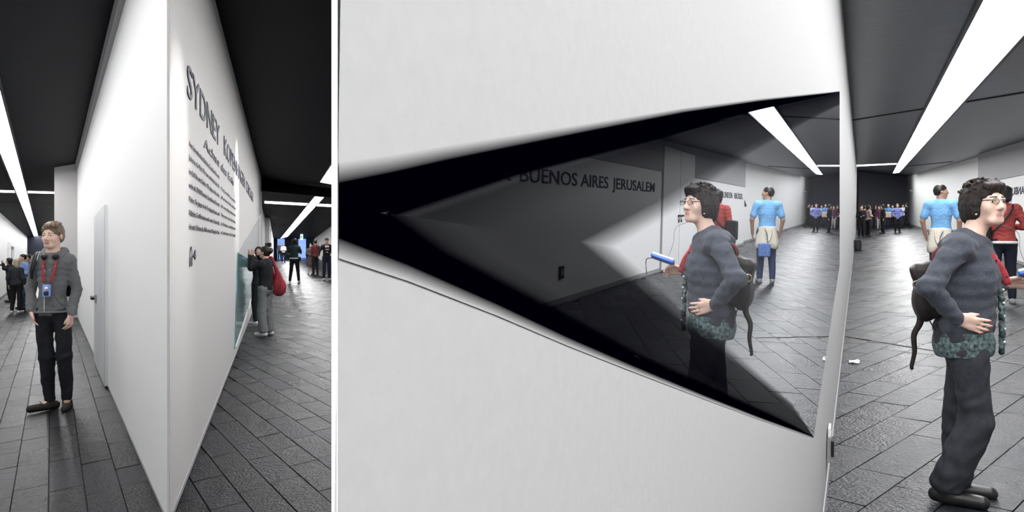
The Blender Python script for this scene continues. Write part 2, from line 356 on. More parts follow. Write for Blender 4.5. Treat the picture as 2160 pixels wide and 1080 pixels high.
light('light_strip', PL_R, [(1806, 348), (1806, 350.5), (1893, 346), (1893, 344)], 'thin white light slit across the ceiling far down the right hall', rails=False, m=lamp_l)
light('light_strip', PL_L, [(0, 317), (0, 185), (81, 500), (74, 503)], 'long white light strip over the young man in the grey hoodie', ext=1.0)
light('light_strip', PL_L, [(0, 401), (0, 404.5), (151, 408.5), (151, 405.5)], 'thin white light slit crossing the ceiling left of the pale prow wall', rails=False, m=lamp_l)
light('light_strip', PL_F, [(676, 397), (697, 398), (606, 498), (592, 502)], 'white light strip ending above the two far visitors by the blue window', drop=.05)
light('light_strip', PL_F, [(558, 424), (558, 428), (705, 436), (705, 431.5)], 'thin white light slit crossing the middle hall ceiling', rails=False, m=lamp_l)
ns = tag(empty('light_strip', (-3, 12, 3.2)), 'end of a white light strip beside the white divider, highest in the middle hall', 'ceiling light', 'ceiling light strips')
def cm(x, y): return Vector((x, y, ct(PL_M)(x, y)))
solid('diffuser', [cm(RL*Y+s, Y)-Vector((0, 0, .03)) for Y, s in ((2.9, 1.25), (2.9, 1.6), (21.5, 1.6), (21.5, 1.25))], (0, 0, .03), lamp_r, ns)
for s in (1.22, 1.6): solid('edge_rail', [cm(RL*Y+q, Y) for Y, q in ((2.9, s), (2.9, s+.03), (21.5, s+.03), (21.5, s))], (0, 0, -.04), blackp, ns)
# dark joints in the ceilings, as recessed-looking black fillets
def joint(pl, pts, par): strip = [ceil_pt(*p, pl) for p in pts]; return solid('ceiling_joint', strip, (0, 0, -.012), black, par)
cm_ = bpy.data.objects['ceiling_middle_near']
joint(PL_M, [(553, 379), (553, 384), (700, 394), (700, 389)], cm_)
joint(PL_R, [(1797, 252.4), (1797, 254), (2033, 216), (2033, 214.6)], cr_)
joint(PL_R, [(2033, 214.6), (2033, 216), (2160, 195), (2160, 193.6)], cr_)
joint(PL_R, [(1905, 351), (1905, 352), (2010, 341), (2010, 340)], cr_)
joint(PL_L, [(0, 427), (0, 428.2), (150, 431), (150, 430)], bpy.data.objects['ceiling_left'])
# exit sign lamp near the end of the middle hall
# ------------------------------------------------------------ slate tiles
def tile_mesh(name, L, W, m, sd):
    r = random.Random(sd); g = .0012; b = .0022; hx, hy = L/2-g, W/2-g
    z = [r.uniform(-.0012, .0012) for _ in range(5)]
    vs = [(-hx, -hy, -.012), (hx, -hy, -.012), (hx, hy, -.012), (-hx, hy, -.012)]
    vs += [(-hx+b, -hy+b, z[0]), (hx-b, -hy+b, z[1]), (hx-b, hy-b, z[2]), (-hx+b, hy-b, z[3]), (r.uniform(-.3, .3)*hx, 0, z[4])]
    fs = [(0, 1, 5, 4), (1, 2, 6, 5), (2, 3, 7, 6), (3, 0, 4, 7), (4, 5, 8), (5, 6, 8), (6, 7, 8), (7, 4, 8)]
    me = bpy.data.meshes.new(name); me.from_pydata(vs, [], fs); me.update(); me.materials.append(m); return me
def inpoly(x, y, poly):
    c = False; n = len(poly)
    for i in range(n):
        x1, y1 = poly[i]; x2, y2 = poly[(i+1) % n]
        if (y1 > y) != (y2 > y) and x < (x2-x1)*(y-y1)/(y2-y1)+x1: c = not c
    return c
def tiles(parent, dirx, W, lens, poly, m, near, score, seed, vmax):
    r = random.Random(seed); uu = Vector((dirx, 1)).normalized(); vv = Vector((uu.y, -uu.x))
    cs = [Vector(p) for p in poly]; a0, a1 = min(c.dot(uu) for c in cs), max(c.dot(uu) for c in cs); b0, b1 = min(c.dot(vv) for c in cs), max(c.dot(vv) for c in cs)
    var = {(L, i): tile_mesh('slate_tile', L, W, m, i*7+int(L*100)) for L in lens for i in range(3)}
    out_ = []
    b = b0
    while b < b1:
        a = a0-r.random()*.6
        while a < a1:
            L = r.choice(lens); c = uu*(a+L/2)+vv*(b+W/2); dz = -.003 if parent is floor_l else 0
            if inpoly(c.x, c.y, poly): out_.append((score(c.x, c.y), c.x, c.y, L, r.randrange(3), r.uniform(-.001, .001)+dz))
            a += L
        b += W
    out_.sort(key=lambda q: q[0])
    ang = math.atan2(uu.y, uu.x); R = Matrix.Rotation(-math.atan(K), 4, 'Y') @ Matrix.Rotation(ang, 4, 'Z')
    for q in out_[:near]:
        o = bpy.data.objects.new('slate_tile', var[(q[3], q[4])]); sc.collection.objects.link(o); o.parent = parent
        o.matrix_local = Matrix.Translation((q[1], q[2], K*q[1]+q[5])) @ R
    V, Fs = [], []
    for q in out_[near:near+vmax]:
        me = var[(q[3], q[4])]; M = Matrix.Translation((q[1], q[2], K*q[1]+q[5])) @ R; base = len(V)
        V += [M @ v.co for v in me.vertices]; Fs += [tuple(i+base for i in p.vertices) for p in me.polygons]
    o = mesh('slate_tile_field', V, Fs, m, parent); o['kind'] = 'stuff'; o['label'] = 'far slate tiles'
    return len(out_)
def vis_score(x0, x1):
    def f(x, y):
        if y < 2.2: return 1e6-y
        px = CX+F*x/y; py = horizon(px)+F*H0/y
        off = max(0, x0-px, px-x1, (py-1150)*.6)
        return y+off*.02
    return f
polyl = [(-46, 62), (-5, 1), (-1.5, 1.0), (-.45, 1.8), (-.1, 1), (ML*5+S2, 5), (RL*72+3.5, 72), (-25.5, 72), (-9.0, 25), (-2.1, 4.6), (-10.6, 18), (-17, 27), (-39, 61)]
n1 = tiles(floor_l, WL, .19, (.45, .6, .78), polyl, slate_l, 300, vis_score(0, 700), 3, 9000)
polyr = [(-.2, .0), (2.6, -2), (RM*57+RRS+.3, 57), (ML*57+MS-.45, 57), (ML*1+MS-.4, 1)]
n2 = tiles(floor_r, 1.16, .26, (.5, .62, .8), polyr, slate_r, 300, vis_score(1720, 2300), 5, 9000)
print('TILES', n1, n2)
# expansion joint across the right hall floor
ja = [floor_pt(1784, 710), floor_pt(1979, 742), floor_pt(2160, 770), floor_pt(2300, 795)]
for i in range(3):
    a, b = ja[i], ja[i+1]; d = (b-a).normalized(); s = Vector((-d.y, d.x, 0))*.006
    solid('expansion_joint', [a-s, a+s, b+s, b-s], (0, 0, .004), black if i < 1 else rail, floor_r)
# ------------------------------------------------------------ doors, window, fittings
def on_wall(m_, s_, Y, z, off=0):
    n = Vector((1, -m_, 0)).normalized()*off; X = m_*Y+s_; return Vector((X, Y, E(X)+z))+n
d1 = S(empty('door_1', on_wall(WL, WS, 8.8, -1.45)))
S1 = WS-.013
solid('door_leaf', [on_wall(WL, S1, Y, z) for Y, z in ((7.85, -1.44), (9.85, -1.44), (9.85, .56), (7.85, .56))], Vector((-.84, -.543, 0))*.03, plaster, d1)
solid('steel_panel', [on_wall(WL, S1, Y, z, -.031) for Y, z in ((7.85, -1.44), (8.8, -1.44), (9.8, -1.44), (9.8, .54), (8.35, .56), (7.85, .56))], Vector((-.84, -.543, 0))*.006, mat('satin_grey_door', (.60, .61, .63), .35, .3, var=.1, scale=1), d1)
hp = on_wall(WL, S1, 9.25, -.55, -.04)
solid('door_handle', [hp+Vector((0, 0, a))+Vector((-.543, .84, 0))*b for a, b in ((-.015, 0), (.015, 0), (.015, .26), (-.015, .26))], Vector((-.84, -.543, 0))*.06, blackp, d1)
solid('handle_rose', [hp+Vector((0, 0, a))+Vector((-.543, .84, 0))*b for a, b in ((-.05, -.05), (.05, -.05), (.05, .05), (-.05, .05))], Vector((-.84, -.543, 0))*.02, steel, d1)
# double door in the right wall (seen in the mirror)
d2 = S(empty('door_2', on_wall(RM, RRS, 12.3, -1.45)))
nR = Vector((-1, RM, 0)).normalized()
for a, b in ((11.0, 12.28), (12.32, 13.6)):
    solid('door_leaf', [on_wall(RM, RRS, Y, z) for Y, z in ((a, -1.43), (b, -1.43), (b, 1.0), (a, 1.0))], nR*.035, plaster, d2)
for a, b, c, d in ((10.96, 11.0, -1.45, 1.03), (13.6, 13.64, -1.45, 1.03), (12.28, 12.32, -1.45, 1.0), (10.96, 13.64, 1.0, 1.03)):
    solid('door_frame', [on_wall(RM, RRS, Y, z) for Y, z in ((a, c), (b, c), (b, d), (a, d))], nR*.024, soffit_m, d2)
for s in (12.2, 12.42):
    solid('door_handle', [on_wall(RM, RRS, Y, z, -.035) for Y, z in ((s-.06, -.36), (s+.06, -.36), (s+.06, -.40), (s-.06, -.40))], nR*.06, blackp, d2)
    solid('lock_rose', [on_wall(RM, RRS, Y, z, -.035) for Y, z in ((s-.03, -.46), (s+.03, -.46), (s+.03, -.52), (s-.03, -.52))], nR*.02, blackp, d2)
sk2 = tag(empty('wall_socket', on_wall(RM, RRS, 6.3, -1.05)), 'small black socket low on the lettered wall, seen only in the mirror', 'socket')
solid('cover_plate', [on_wall(RM, RRS, 6.3+a, -1.05+b) for a, b in ((-.06, -.08), (.06, -.08), (.06, .08), (-.06, .08))], nR*.03, blackp, sk2)
solid('socket_face', [on_wall(RM, RRS, 6.3+a, -1.05+b, -.03) for a, b in ((-.04, -.04), (.04, -.04), (.04, .04), (-.04, .04))], nR*.008, rail, sk2)
# triangular window of teal glass in the prow wall
nP = Vector((1, -RL, 0)).normalized()
w3 = S(empty('window_3', wall_pt(500, 620, RL, RS)))
def pw(px, py): return wall_pt(px, py, RL, RS)
solid('grey_panel', [pw(500, 533), pw(546, 461), pw(546, 557), pw(530, 551)], nP*.012, mat('pale_grey_panel', (.36, .37, .37), .7, var=.04), w3)
solid('pane', [pw(500, 533), pw(530, 551), pw(546, 557), pw(546, 575), pw(494, 732)], nP*.016, teal, w3)
solid('lower_panel', [pw(494, 732), pw(546, 575), pw(546, 590), pw(497, 728)], nP*.02, plaster, w3)
solid('window_frame', [pw(546, 455), pw(549, 450), pw(549, 590), pw(546, 592)], nP*.03, plaster, w3)
# small door frame far down the left hall
d3 = S(empty('door_3', on_wall(WL, -2.09, 36, -1.45)))
for a, b, c, d in ((33.2, 33.7, -1.45, .75), (36.5, 37, -1.45, .75), (33.2, 37, .75, .95)):
    solid('door_frame', [on_wall(WL, -2.09, Y, z) for Y, z in ((a, c), (b, c), (b, d), (a, d))], Vector((.84, .543, 0))*.12, plaster, d3)
solid('door_leaf', [on_wall(WL, -2.09, Y, z) for Y, z in ((33.7, -1.45), (36.5, -1.45), (36.5, .75), (33.7, .75))], Vector((.84, .543, 0))*.03, soffit_m, d3)
# black loudspeaker-like box on the far white wall, framed poster, exit lamp
bx = tag(empty('black_box', P(563, 520, 38.8)), 'small black louvred box on the bright white column right of the prow wall', 'box')
solid('case', [P(558, 513, 38.8), P(570, 512, 38.8), P(570, 521, 38.8), P(558, 522, 38.8)], (0, .2, 0), blackp, bx)
for i in range(3): solid('louvre', [P(558, 514.4+i*2.4, 38.7), P(562, 514.2+i*2.4, 38.7), P(562, 515+i*2.4, 38.7), P(558, 515.2+i*2.4, 38.7)], (0, .1, 0), rail, bx)
ps = tag(empty('wall_poster', on_wall(RL, -.5, 50, .8)), 'pale framed poster high on the white wall beyond the black box', 'poster')
solid('sheet', [on_wall(RL, -.5, Y, z, .01) for Y, z in ((42, .1), (50, .1), (50, .9), (42, .9))], nP*.03, mat('pale_poster', (.75, .72, .70), .7), ps)
solid('frame', [on_wall(RL, -.5, Y, z, .0) for Y, z in ((41.6, .04), (50.4, .04), (50.4, .97), (41.6, .97))], nP*.02, soffit_m, ps)
ex = tag(empty('exit_sign', P(636, 500, 60)), 'small green and white lit sign hanging at the end of the middle hall', 'sign')
solid('case', [P(633.5, 494, 60), P(638.5, 494, 60), P(638.5, 506, 60), P(633.5, 506, 60)], (0, .1, 0), mat('sign_white', (.8, 1, .85), .4, emit=1.2, var=0), ex)
solid('pictogram', [P(634.5, 498, 59.9), P(637.5, 498, 59.9), P(637.5, 502, 59.9), P(634.5, 502, 59.9)], (0, .05, 0), mat('sign_green', (.05, .5, .2), .4, emit=.6, var=0), ex)
solid('hanger', [P(635.8, 484, 60), P(636.2, 484, 60), P(636.2, 494, 60), P(635.8, 494, 60)], (0, .05, 0), rail, ex)
# black bin standing against the near wall, far down
bp_ = floor_pt(1808, 528)
bn = tag(empty('floor_speaker', bp_), 'small black box on the slate floor against the white mirror wall', 'box')
def boxat(name, c, sx, sy, sz, m, root, yaw=0, bev=.01):
    vs = []
    for z in (0, sz):
        for x, y in ((-sx, -sy), (sx, -sy), (sx, sy), (-sx, sy)):
            vs.append(c+Vector((x/2*math.cos(yaw)-y/2*math.sin(yaw), x/2*math.sin(yaw)+y/2*math.cos(yaw), z)))
    o = mesh(name, local(vs, root), [(3, 2, 1, 0), (4, 5, 6, 7), (0, 1, 5, 4), (1, 2, 6, 5), (2, 3, 7, 6), (3, 0, 4, 7)], m, root)
    md = o.modifiers.new('bevel', 'BEVEL'); md.width = bev; md.segments = 2; return o
boxat('case', bp_, .24, .24, .36, blackp, bn, -.45, .02); boxat('grille', bp_+Vector((0, -.13, .03)), .18, .02, .28, mat('dark_mesh', (.03, .03, .035), .7), bn, 0, .004)
# black wall panel with triangular edge on the right wall (seen in the mirror)
tri = tag(solid('black_triangle', [on_wall(RM, RRS+.16, Y, z) for Y, z in ((21.6, -.15), (22.5, -.15), (21.6, .2))], nR*.03, blackp), 'small black triangular plate on the white wall beside the man in blue, in the mirror', 'plate')
cam2 = tag(empty('wall_camera', P(1923, 402, 44)), 'tiny bracket high on the white wall above the far crowd', 'bracket')
solid('arm', [P(1920, 401, 46), P(1925, 401, 46), P(1925, 402.4, 46), P(1920, 402.4, 46)], (0, .1, 0), rail, cam2)
solid('head', [P(1923.4, 402, 46), P(1925.6, 402, 46), P(1925.6, 406, 46), P(1923.4, 404, 46)], (0, .1, 0), rail, cam2)
# crumpled white paper on the floor
pc = floor_pt(1791, 766); vs = []; fs = []
r = random.Random(8)
for i in range(6):
    for j in range(5): vs.append((i*.028-.07, j*.045-.09, .004+abs(r.gauss(0, .012))))
for i in range(5):
    for j in range(4): a = i*5+j; fs.append((a, a+5, a+6, a+1))
o = mesh('crumpled_paper', vs, fs, mat('crumpled_paper', (.62, .62, .60), .8, var=.3, scale=30)); o.scale = (.62, .62, .8); o.location = pc+Vector((.05, 0, .006)); o.rotation_euler.z = -.5
o.modifiers.new('thickness', 'SOLIDIFY').thickness = .002
tag(o, 'small crumpled white paper scrap on the slate floor beside the mirror wall', 'paper')
# ------------------------------------------------------------ lettering
def lettering(txt, m_, s_, Y0, Y1, z, cap, mt, parent, name='lettering', off=.004, ext=.002, bold=0, flip=False):
    cu = bpy.data.curves.new(name, 'FONT'); cu.body = txt; cu.size = 1; cu.extrude = ext; cu.offset = bold; cu.resolution_u = 4
    o = bpy.data.objects.new(name, cu); sc.collection.objects.link(o); bpy.context.view_layer.update()
    L = o.dimensions.x; X0, X1 = m_*Y0+s_, m_*Y1+s_
    a = Vector((X0, Y0, E(X0)+z)); b = Vector((X1, Y1, E(X1)+z)); uu = (b-a); ln = uu.length; uu.normalize()
    nn = uu.cross(Vector((0, 0, 1))).normalized(); up = nn.cross(uu)
    M = Matrix((uu*(ln/L), up*(cap/.72), nn)).transposed().to_4x4(); M.translation = a+nn*off*(-1 if flip else 1)
    cu.materials.append(mt)
    dg = bpy.context.evaluated_depsgraph_get(); me = bpy.data.meshes.new_from_object(o.evaluated_get(dg)); me.transform(M)
    bpy.data.objects.remove(o)
    q = bpy.data.objects.new(name, me); link(q, parent); q['label'] = 'lettering reading '+txt[:60]
    return q
for t_, a, b in (('SYDNEY', 4.52, 7.0), ('KOPENHAGEN', 7.54, 12.2), ('CHICAGO', 12.7, 16.2)):
    lettering(t_, RL, RS, a, b, 1.0, .215, ink, wall_prow, bold=.006)
lettering('Achse des Exils', RL, RS, 5.55, 9.2, .80, .085, ink_l, wall_prow, name='heading')
GER = ['Aus dem nationalsozialistischen Deutschland fliehen viele',
       'Juden in alle Welt. Wer kann, verlässt das Land in Eile',
       'ins Exil. Bis zum Oktober 1941 gelingt es vielen, zuletzt',
       'mehr als 270 000 Menschen, Deutschland und Österreich',
       'Polen. Sie gingen in die Vereinigten Staaten, nach',
       'Palästina, Großbritannien und in andere Teile der Welt,',
       'darunter Südamerika, Afrika und nach Shanghai in China.']
for i, g in enumerate(GER): lettering(g, RL, RS, 4.64, 7.0, .685-.0905*i, .036, ink_l, wall_prow, name='text_line', ext=.001, bold=.004)
ENG = ['Many Jews fled Germany for', 'all corners of the earth and', 'left everything behind them.', 'They went to the United States,', 'to Palestine, Great Britain and', 'to South America, Africa, Shanghai.']
for i, g in enumerate(ENG): lettering(g, RL, RS, 7.2, 9.6, .60-.0905*i, .036, ink_l, wall_prow, name='text_line', ext=.001)
lettering('4', RL, RS, 4.86, 5.0, -.065, .07, ink, wall_prow, name='numeral', bold=.01)
# headphone mark beside the numeral
vs = []; fs = []
def arcpts(cY, cz, r, w_, a0, a1, n=12):
    pts = []
    for i in range(n+1):
        a = math.radians(a0+(a1-a0)*i/n)
        for q in (r-w_/2, r+w_/2): pts.append((cY+q*1.0*math.cos(a), cz+q*math.sin(a)))
    return pts
pp = arcpts(4.74, -.035, .055, .016, -15, 195)
V = [on_wall(RL, RS, y, z, .003) for y, z in pp]; V += [v+nP*.002 for v in V]; n = len(pp)
fs = []
for i in range(0, n-2, 2): fs += [(i, i+1, i+3, i+2), (i+n, i+2+n, i+3+n, i+1+n)]
mesh('headphone_symbol', V, fs, ink, wall_prow)
for s in (-.05, .05):
    solid('headphone_symbol', [on_wall(RL, RS, 4.74+s+a, -.075+b, .003) for a, b in ((-.016, -.03), (.016, -.03), (.016, .03), (-.016, .03))], nP*.002, ink, wall_prow)
for t_, a, b in (('ER', 4.35, 4.9), ('BUENOS AIRES', 5.1, 7.95), ('JERUSALEM', 8.2, 10.5), ('ISTANBUL', 14.7, 16.75), ('LONDON', 17.25, 18.8), ('BRÜSSEL', 19.15, 20.8)):
    lettering(t_, RM, RRS, a, b, .085, .18, ink, wr, off=.006, flip=True, bold=.006)
# ------------------------------------------------------------ people: signed distance bodies
def V3(*a): return np.array(a, float)
def rotz(a): c, s = math.cos(a), math.sin(a); return np.array([[c, -s, 0], [s, c, 0], [0, 0, 1]])
def rotx(a): c, s = math.cos(a), math.sin(a); return np.array([[1, 0, 0], [0, c, -s], [0, s, c]])
def roty(a): c, s = math.cos(a), math.sin(a); return np.array([[c, 0, s], [0, 1, 0], [-s, 0, c]])
I3 = np.eye(3)
def cap(a, b, ra, rb=None, k=.03, fl=None, ff=1.0): return ('c', np.array(a, float), np.array(b, float), ra, ra if rb is None else rb, k, fl, ff)
def ell(c, r, k=.03, R=None): return ('e', np.array(c, float), np.array(r, float), k, I3 if R is None else R)
def sub(c, r, k=.01, R=None): return ('s', np.array(c, float), np.array(r, float), k, I3 if R is None else R)
def clip(p, n): return ('p', np.array(p, float), np.array(n, float)/np.linalg.norm(n))
def bxs(c, hs, rr=.01, k=.01, R=None): return ('b', np.array(c, float), np.array(hs, float), rr, k, I3 if R is None else R)
def noise3(X, Y, Z, f, seed=0):
    a = seed*1.7
    return (np.sin(X*f+1.3*np.sin(Y*f*.7+a)+a)*np.sin(Y*f*1.1+1.1*np.sin(Z*f*.8)+2*a)+np.sin(Z*f*.9+1.4*np.sin(X*f*.6+a)))*.5
def sdf_mesh(name, prims, h, m, parent=None, disp=None, smooth=True):
    lo = np.array([1e9]*3); hi_ = -lo
    for p in prims:
        if p[0] == 'c': r = max(p[3], p[4]); mn = np.minimum(p[1], p[2])-r; mx = np.maximum(p[1], p[2])+r
        elif p[0] == 'e': e = np.abs(p[4]) @ p[2]; mn = p[1]-e; mx = p[1]+e
        elif p[0] == 'b': e = np.abs(p[5]) @ p[2]+p[3]; mn = p[1]-e; mx = p[1]+e
        else: continue
        lo = np.minimum(lo, mn); hi_ = np.maximum(hi_, mx)
    lo -= 3*h; hi_ += 3*h; n = np.ceil((hi_-lo)/h).astype(int)+1
    vol = np.full(n, 1e3, np.float32)
    ax = [(lo[i]+h*np.arange(n[i])).astype(np.float32) for i in range(3)]
    def region(mn, mx):
        a = np.clip(((mn-lo)/h).astype(int)-1, 0, n-1); b = np.clip(((mx-lo)/h).astype(int)+2, 1, n); return tuple(slice(i, j) for i, j in zip(a, b))
    def grid(sl): return np.meshgrid(*[ax[i][sl[i]] for i in range(3)], indexing='ij', sparse=True)
    for p in prims:
        t = p[0]
        if t == 'c':
            _, a, b, ra, rb, k, fl_, ff = p; r = max(ra, rb); pad = r+k+2*h
            sl = region(np.minimum(a, b)-pad, np.maximum(a, b)+pad); X, Y, Z = grid(sl)
            if fl_ is not None:
                f = np.array(fl_, float)/np.linalg.norm(fl_); dt = (X-a[0])*f[0]+(Y-a[1])*f[1]+(Z-a[2])*f[2]
                X = X+dt*f[0]*(ff-1); Y = Y+dt*f[1]*(ff-1); Z = Z+dt*f[2]*(ff-1); db = (b-a).dot(f); b = b+f*db*(ff-1)
            ba = b-a; l2 = max(ba.dot(ba), 1e-9)
            hh = np.clip(((X-a[0])*ba[0]+(Y-a[1])*ba[1]+(Z-a[2])*ba[2])/l2, 0, 1)
            d = np.sqrt((X-a[0]-hh*ba[0])**2+(Y-a[1]-hh*ba[1])**2+(Z-a[2]-hh*ba[2])**2)-(ra+(rb-ra)*hh)
            if fl_ is not None: d = d/ff**.5
        elif t in 'es':
            _, c, r, k, R = p; e = np.abs(R) @ r+k+2*h; sl = region(c-e, c+e); X, Y, Z = grid(sl)
            x, y, z = X-c[0], Y-c[1], Z-c[2]
            q = [(x*R[0, i]+y*R[1, i]+z*R[2, i]) for i in range(3)]
            k0 = np.sqrt((q[0]/r[0])**2+(q[1]/r[1])**2+(q[2]/r[2])**2)+1e-6
            k1 = np.sqrt((q[0]/r[0]**2)**2+(q[1]/r[1]**2)**2+(q[2]/r[2]**2)**2)+1e-6
            d = k0*(k0-1)/k1
        elif t == 'b':
            _, c, hs, rr, k, R = p; e = np.abs(R) @ hs+rr+k+2*h; sl = region(c-e, c+e); X, Y, Z = grid(sl)
            x, y, z = X-c[0], Y-c[1], Z-c[2]
            q = [np.abs(x*R[0, i]+y*R[1, i]+z*R[2, i])-hs[i] for i in range(3)]
            d = np.sqrt(sum(np.maximum(v, 0)**2 for v in q))+np.minimum(np.maximum(np.maximum(q[0], q[1]), q[2]), 0)-rr
        elif t == 'p':
            X, Y, Z = grid((slice(None),)*3); d = (X-p[1][0])*p[2][0]+(Y-p[1][1])*p[2][1]+(Z-p[1][2])*p[2][2]
            vol = np.maximum(vol, d); continue
        v = vol[sl]; d = d.astype(np.float32)
        if t == 's':
            d = -d; hh = np.clip(.5+.5*(d-v)/k, 0, 1); vol[sl] = v*(1-hh)+d*hh+k*hh*(1-hh)
        else:
            hh = np.clip(.5+.5*(v-d)/k, 0, 1); vol[sl] = np.where(v > 100, d, v*(1-hh)+d*hh-k*hh*(1-hh))
    if disp is not None:
        X, Y, Z = grid((slice(None),)*3); vol = np.where(np.abs(vol) < 6*h, vol+disp(X, Y, Z), vol)
    ins = vol < 0
    c = sum(ins[i:n[0]-1+i, j:n[1]-1+j, k:n[2]-1+k].astype(np.int8) for i in (0, 1) for j in (0, 1) for k in (0, 1))
    act = (c > 0) & (c < 8); ii = np.argwhere(act); N = len(ii)
    vid = np.full(act.shape, -1, np.int32); vid[act] = np.arange(N)
    acc = np.zeros((N, 3)); cnt = np.zeros(N)
    cor = [(i, j, k) for i in (0, 1) for j in (0, 1) for k in (0, 1)]
    for a in cor:
        for x in range(3):
            if a[x] == 0:
                b = list(a); b[x] = 1
                va = vol[ii[:, 0]+a[0], ii[:, 1]+a[1], ii[:, 2]+a[2]]; vb = vol[ii[:, 0]+b[0], ii[:, 1]+b[1], ii[:, 2]+b[2]]
                mk = (va < 0) != (vb < 0); tt = np.where(mk, va/(np.where(mk, va-vb, 1)), 0)
                pt = np.tile(np.array(a, float), (N, 1)); pt[:, x] += tt; acc += pt*mk[:, None]; cnt += mk
    vs = lo+h*(ii+acc/np.maximum(cnt, 1)[:, None])
    fs = []
    for x in range(3):
        y, z = (x+1) % 3, (x+2) % 3
        s0 = [slice(None)]*3; s1 = [slice(None)]*3; s0[x] = slice(0, -1); s1[x] = slice(1, None)
        ch = ins[tuple(s0)] != ins[tuple(s1)]; e = np.argwhere(ch)
        e = e[(e[:, y] > 0) & (e[:, z] > 0) & (e[:, y] < n[y]-1) & (e[:, z] < n[z]-1)]
        first = ins[e[:, 0], e[:, 1], e[:, 2]]
        def vv(dy, dz):
            q = e.copy(); q[:, y] -= dy; q[:, z] -= dz; return vid[q[:, 0], q[:, 1], q[:, 2]]
        q = np.stack([vv(1, 1), vv(0, 1), vv(0, 0), vv(1, 0)], 1)
        q[~first] = q[~first][:, ::-1]; fs.append(q)
    fs = np.concatenate(fs); fs = fs[(fs >= 0).all(1)]
    me = bpy.data.meshes.new(name); me.vertices.add(N); me.vertices.foreach_set('co', vs.astype(np.float32).ravel())
    me.loops.add(len(fs)*4); me.loops.foreach_set('vertex_index', fs.astype(np.int32).ravel())
    me.polygons.add(len(fs)); me.polygons.foreach_set('loop_start', np.arange(0, len(fs)*4, 4, dtype=np.int32))
    me.polygons.foreach_set('loop_total', np.full(len(fs), 4, np.int32)); me.update(calc_edges=True); me.validate()
    me.polygons.foreach_set('use_smooth', [smooth]*len(me.polygons)); me.materials.append(m)
    return link(bpy.data.objects.new(name, me), parent)

def skinm(name, col): return mat(name, col, .5, bump=.12, scale=120, var=.07, spec=.35)
skin_a = skinm('pale_skin', (.62, .40, .31)); skin_b = skinm('tan_skin', (.36, .21, .15)); skin_c = skinm('light_skin', (.68, .46, .37))
def cloth(name, col, kind='plain', var=.18):
    if kind == 'knit': return mat(name, col, .9, bump=.7, scale=260, var=.45, sheen=.08)
    if kind == 'print': return mat(name, col, .8, bump=.2, scale=60, var=.7, col2=[min(1, c*2.6+.05) for c in col])
    return mat(name, col, .85, bump=.3, scale=45, var=var)
hair_d = mat('black_hair', (.012, .010, .010), .45, bump=.9, scale=55, var=.5, stretch=(1, 1, .18))
hair_b = mat('dark_brown_hair', (.016, .010, .008), .6, bump=.9, scale=70, var=.6, stretch=(1, 1, .2))
hair_l = mat('light_brown_hair', (.17, .12, .085), .5, bump=.8, scale=60, var=.5, stretch=(1, 1, .2))
hair_y = mat('blond_hair', (.42, .33, .20), .5, bump=.8, scale=60, var=.4, stretch=(1, 1, .2))
eye_w = mat('eye_white', (.62, .60, .58), .25, var=.02); eye_i = mat('dark_iris', (.03, .025, .02), .2)
lip_m = mat('lips', (.42, .22, .19), .5, var=.1); nail_m = mat('red_nail', (.55, .08, .07), .3, var=.05)

def head_prims(o, R, sz=1.0, fem=False):
    """o: head centre, R: head rotation (forward = +Y)"""
    T = lambda x, y, z: o+sz*(R @ V3(x, y, z))
    jw = .052 if fem else .058
    p = [ell(T(0, -.012, .038), V3(.074, .094, .082)*sz, .02, R), ell(T(0, .022, -.036), V3(jw, .064, .074)*sz, .03, R),
         cap(T(-.022, .062, -.092), T(.022, .062, -.092), .018*sz, k=.03), ell(T(-.036, .058, -.022), V3(.024, .022, .026)*sz, .03, R), ell(T(.036, .058, -.022), V3(.024, .022, .026)*sz, .03, R),
         sub(T(-.033, .098, .006), V3(.020, .020, .013)*sz, .014, R), sub(T(.033, .098, .006), V3(.020, .020, .013)*sz, .014, R),
         cap(T(-.046, .076, .0155), T(-.022, .084, .0165), .0055*sz, k=.006), cap(T(.046, .076, .0155), T(.022, .084, .0165), .0055*sz, k=.006), cap(T(-.044, .074, -.002), T(-.022, .081, -.003), .0045*sz, k=.008), cap(T(.044, .074, -.002), T(.022, .081, -.003), .0045*sz, k=.008),
         cap(T(-.042, .072, .028), T(-.012, .083, .026), .008*sz, k=.012), cap(T(.042, .072, .028), T(.012, .083, .026), .008*sz, k=.012),
         cap(T(0, .084, .014), T(0, .106, -.026), .0075*sz, .0115*sz, k=.014), ell(T(-.012, .094, -.032), V3(.008, .010, .007)*sz, .008, R), ell(T(.012, .094, -.032), V3(.008, .010, .007)*sz, .008, R),
         cap(T(-.017, .081, -.056), T(.017, .081, -.056), .0075*sz, k=.008), cap(T(-.014, .080, -.068), T(.014, .080, -.068), .0085*sz, k=.008),
         ell(T(-.077, -.008, -.004), V3(.009, .020, .030)*sz, .008, R), ell(T(.077, -.008, -.004), V3(.009, .020, .030)*sz, .008, R)]
    return p
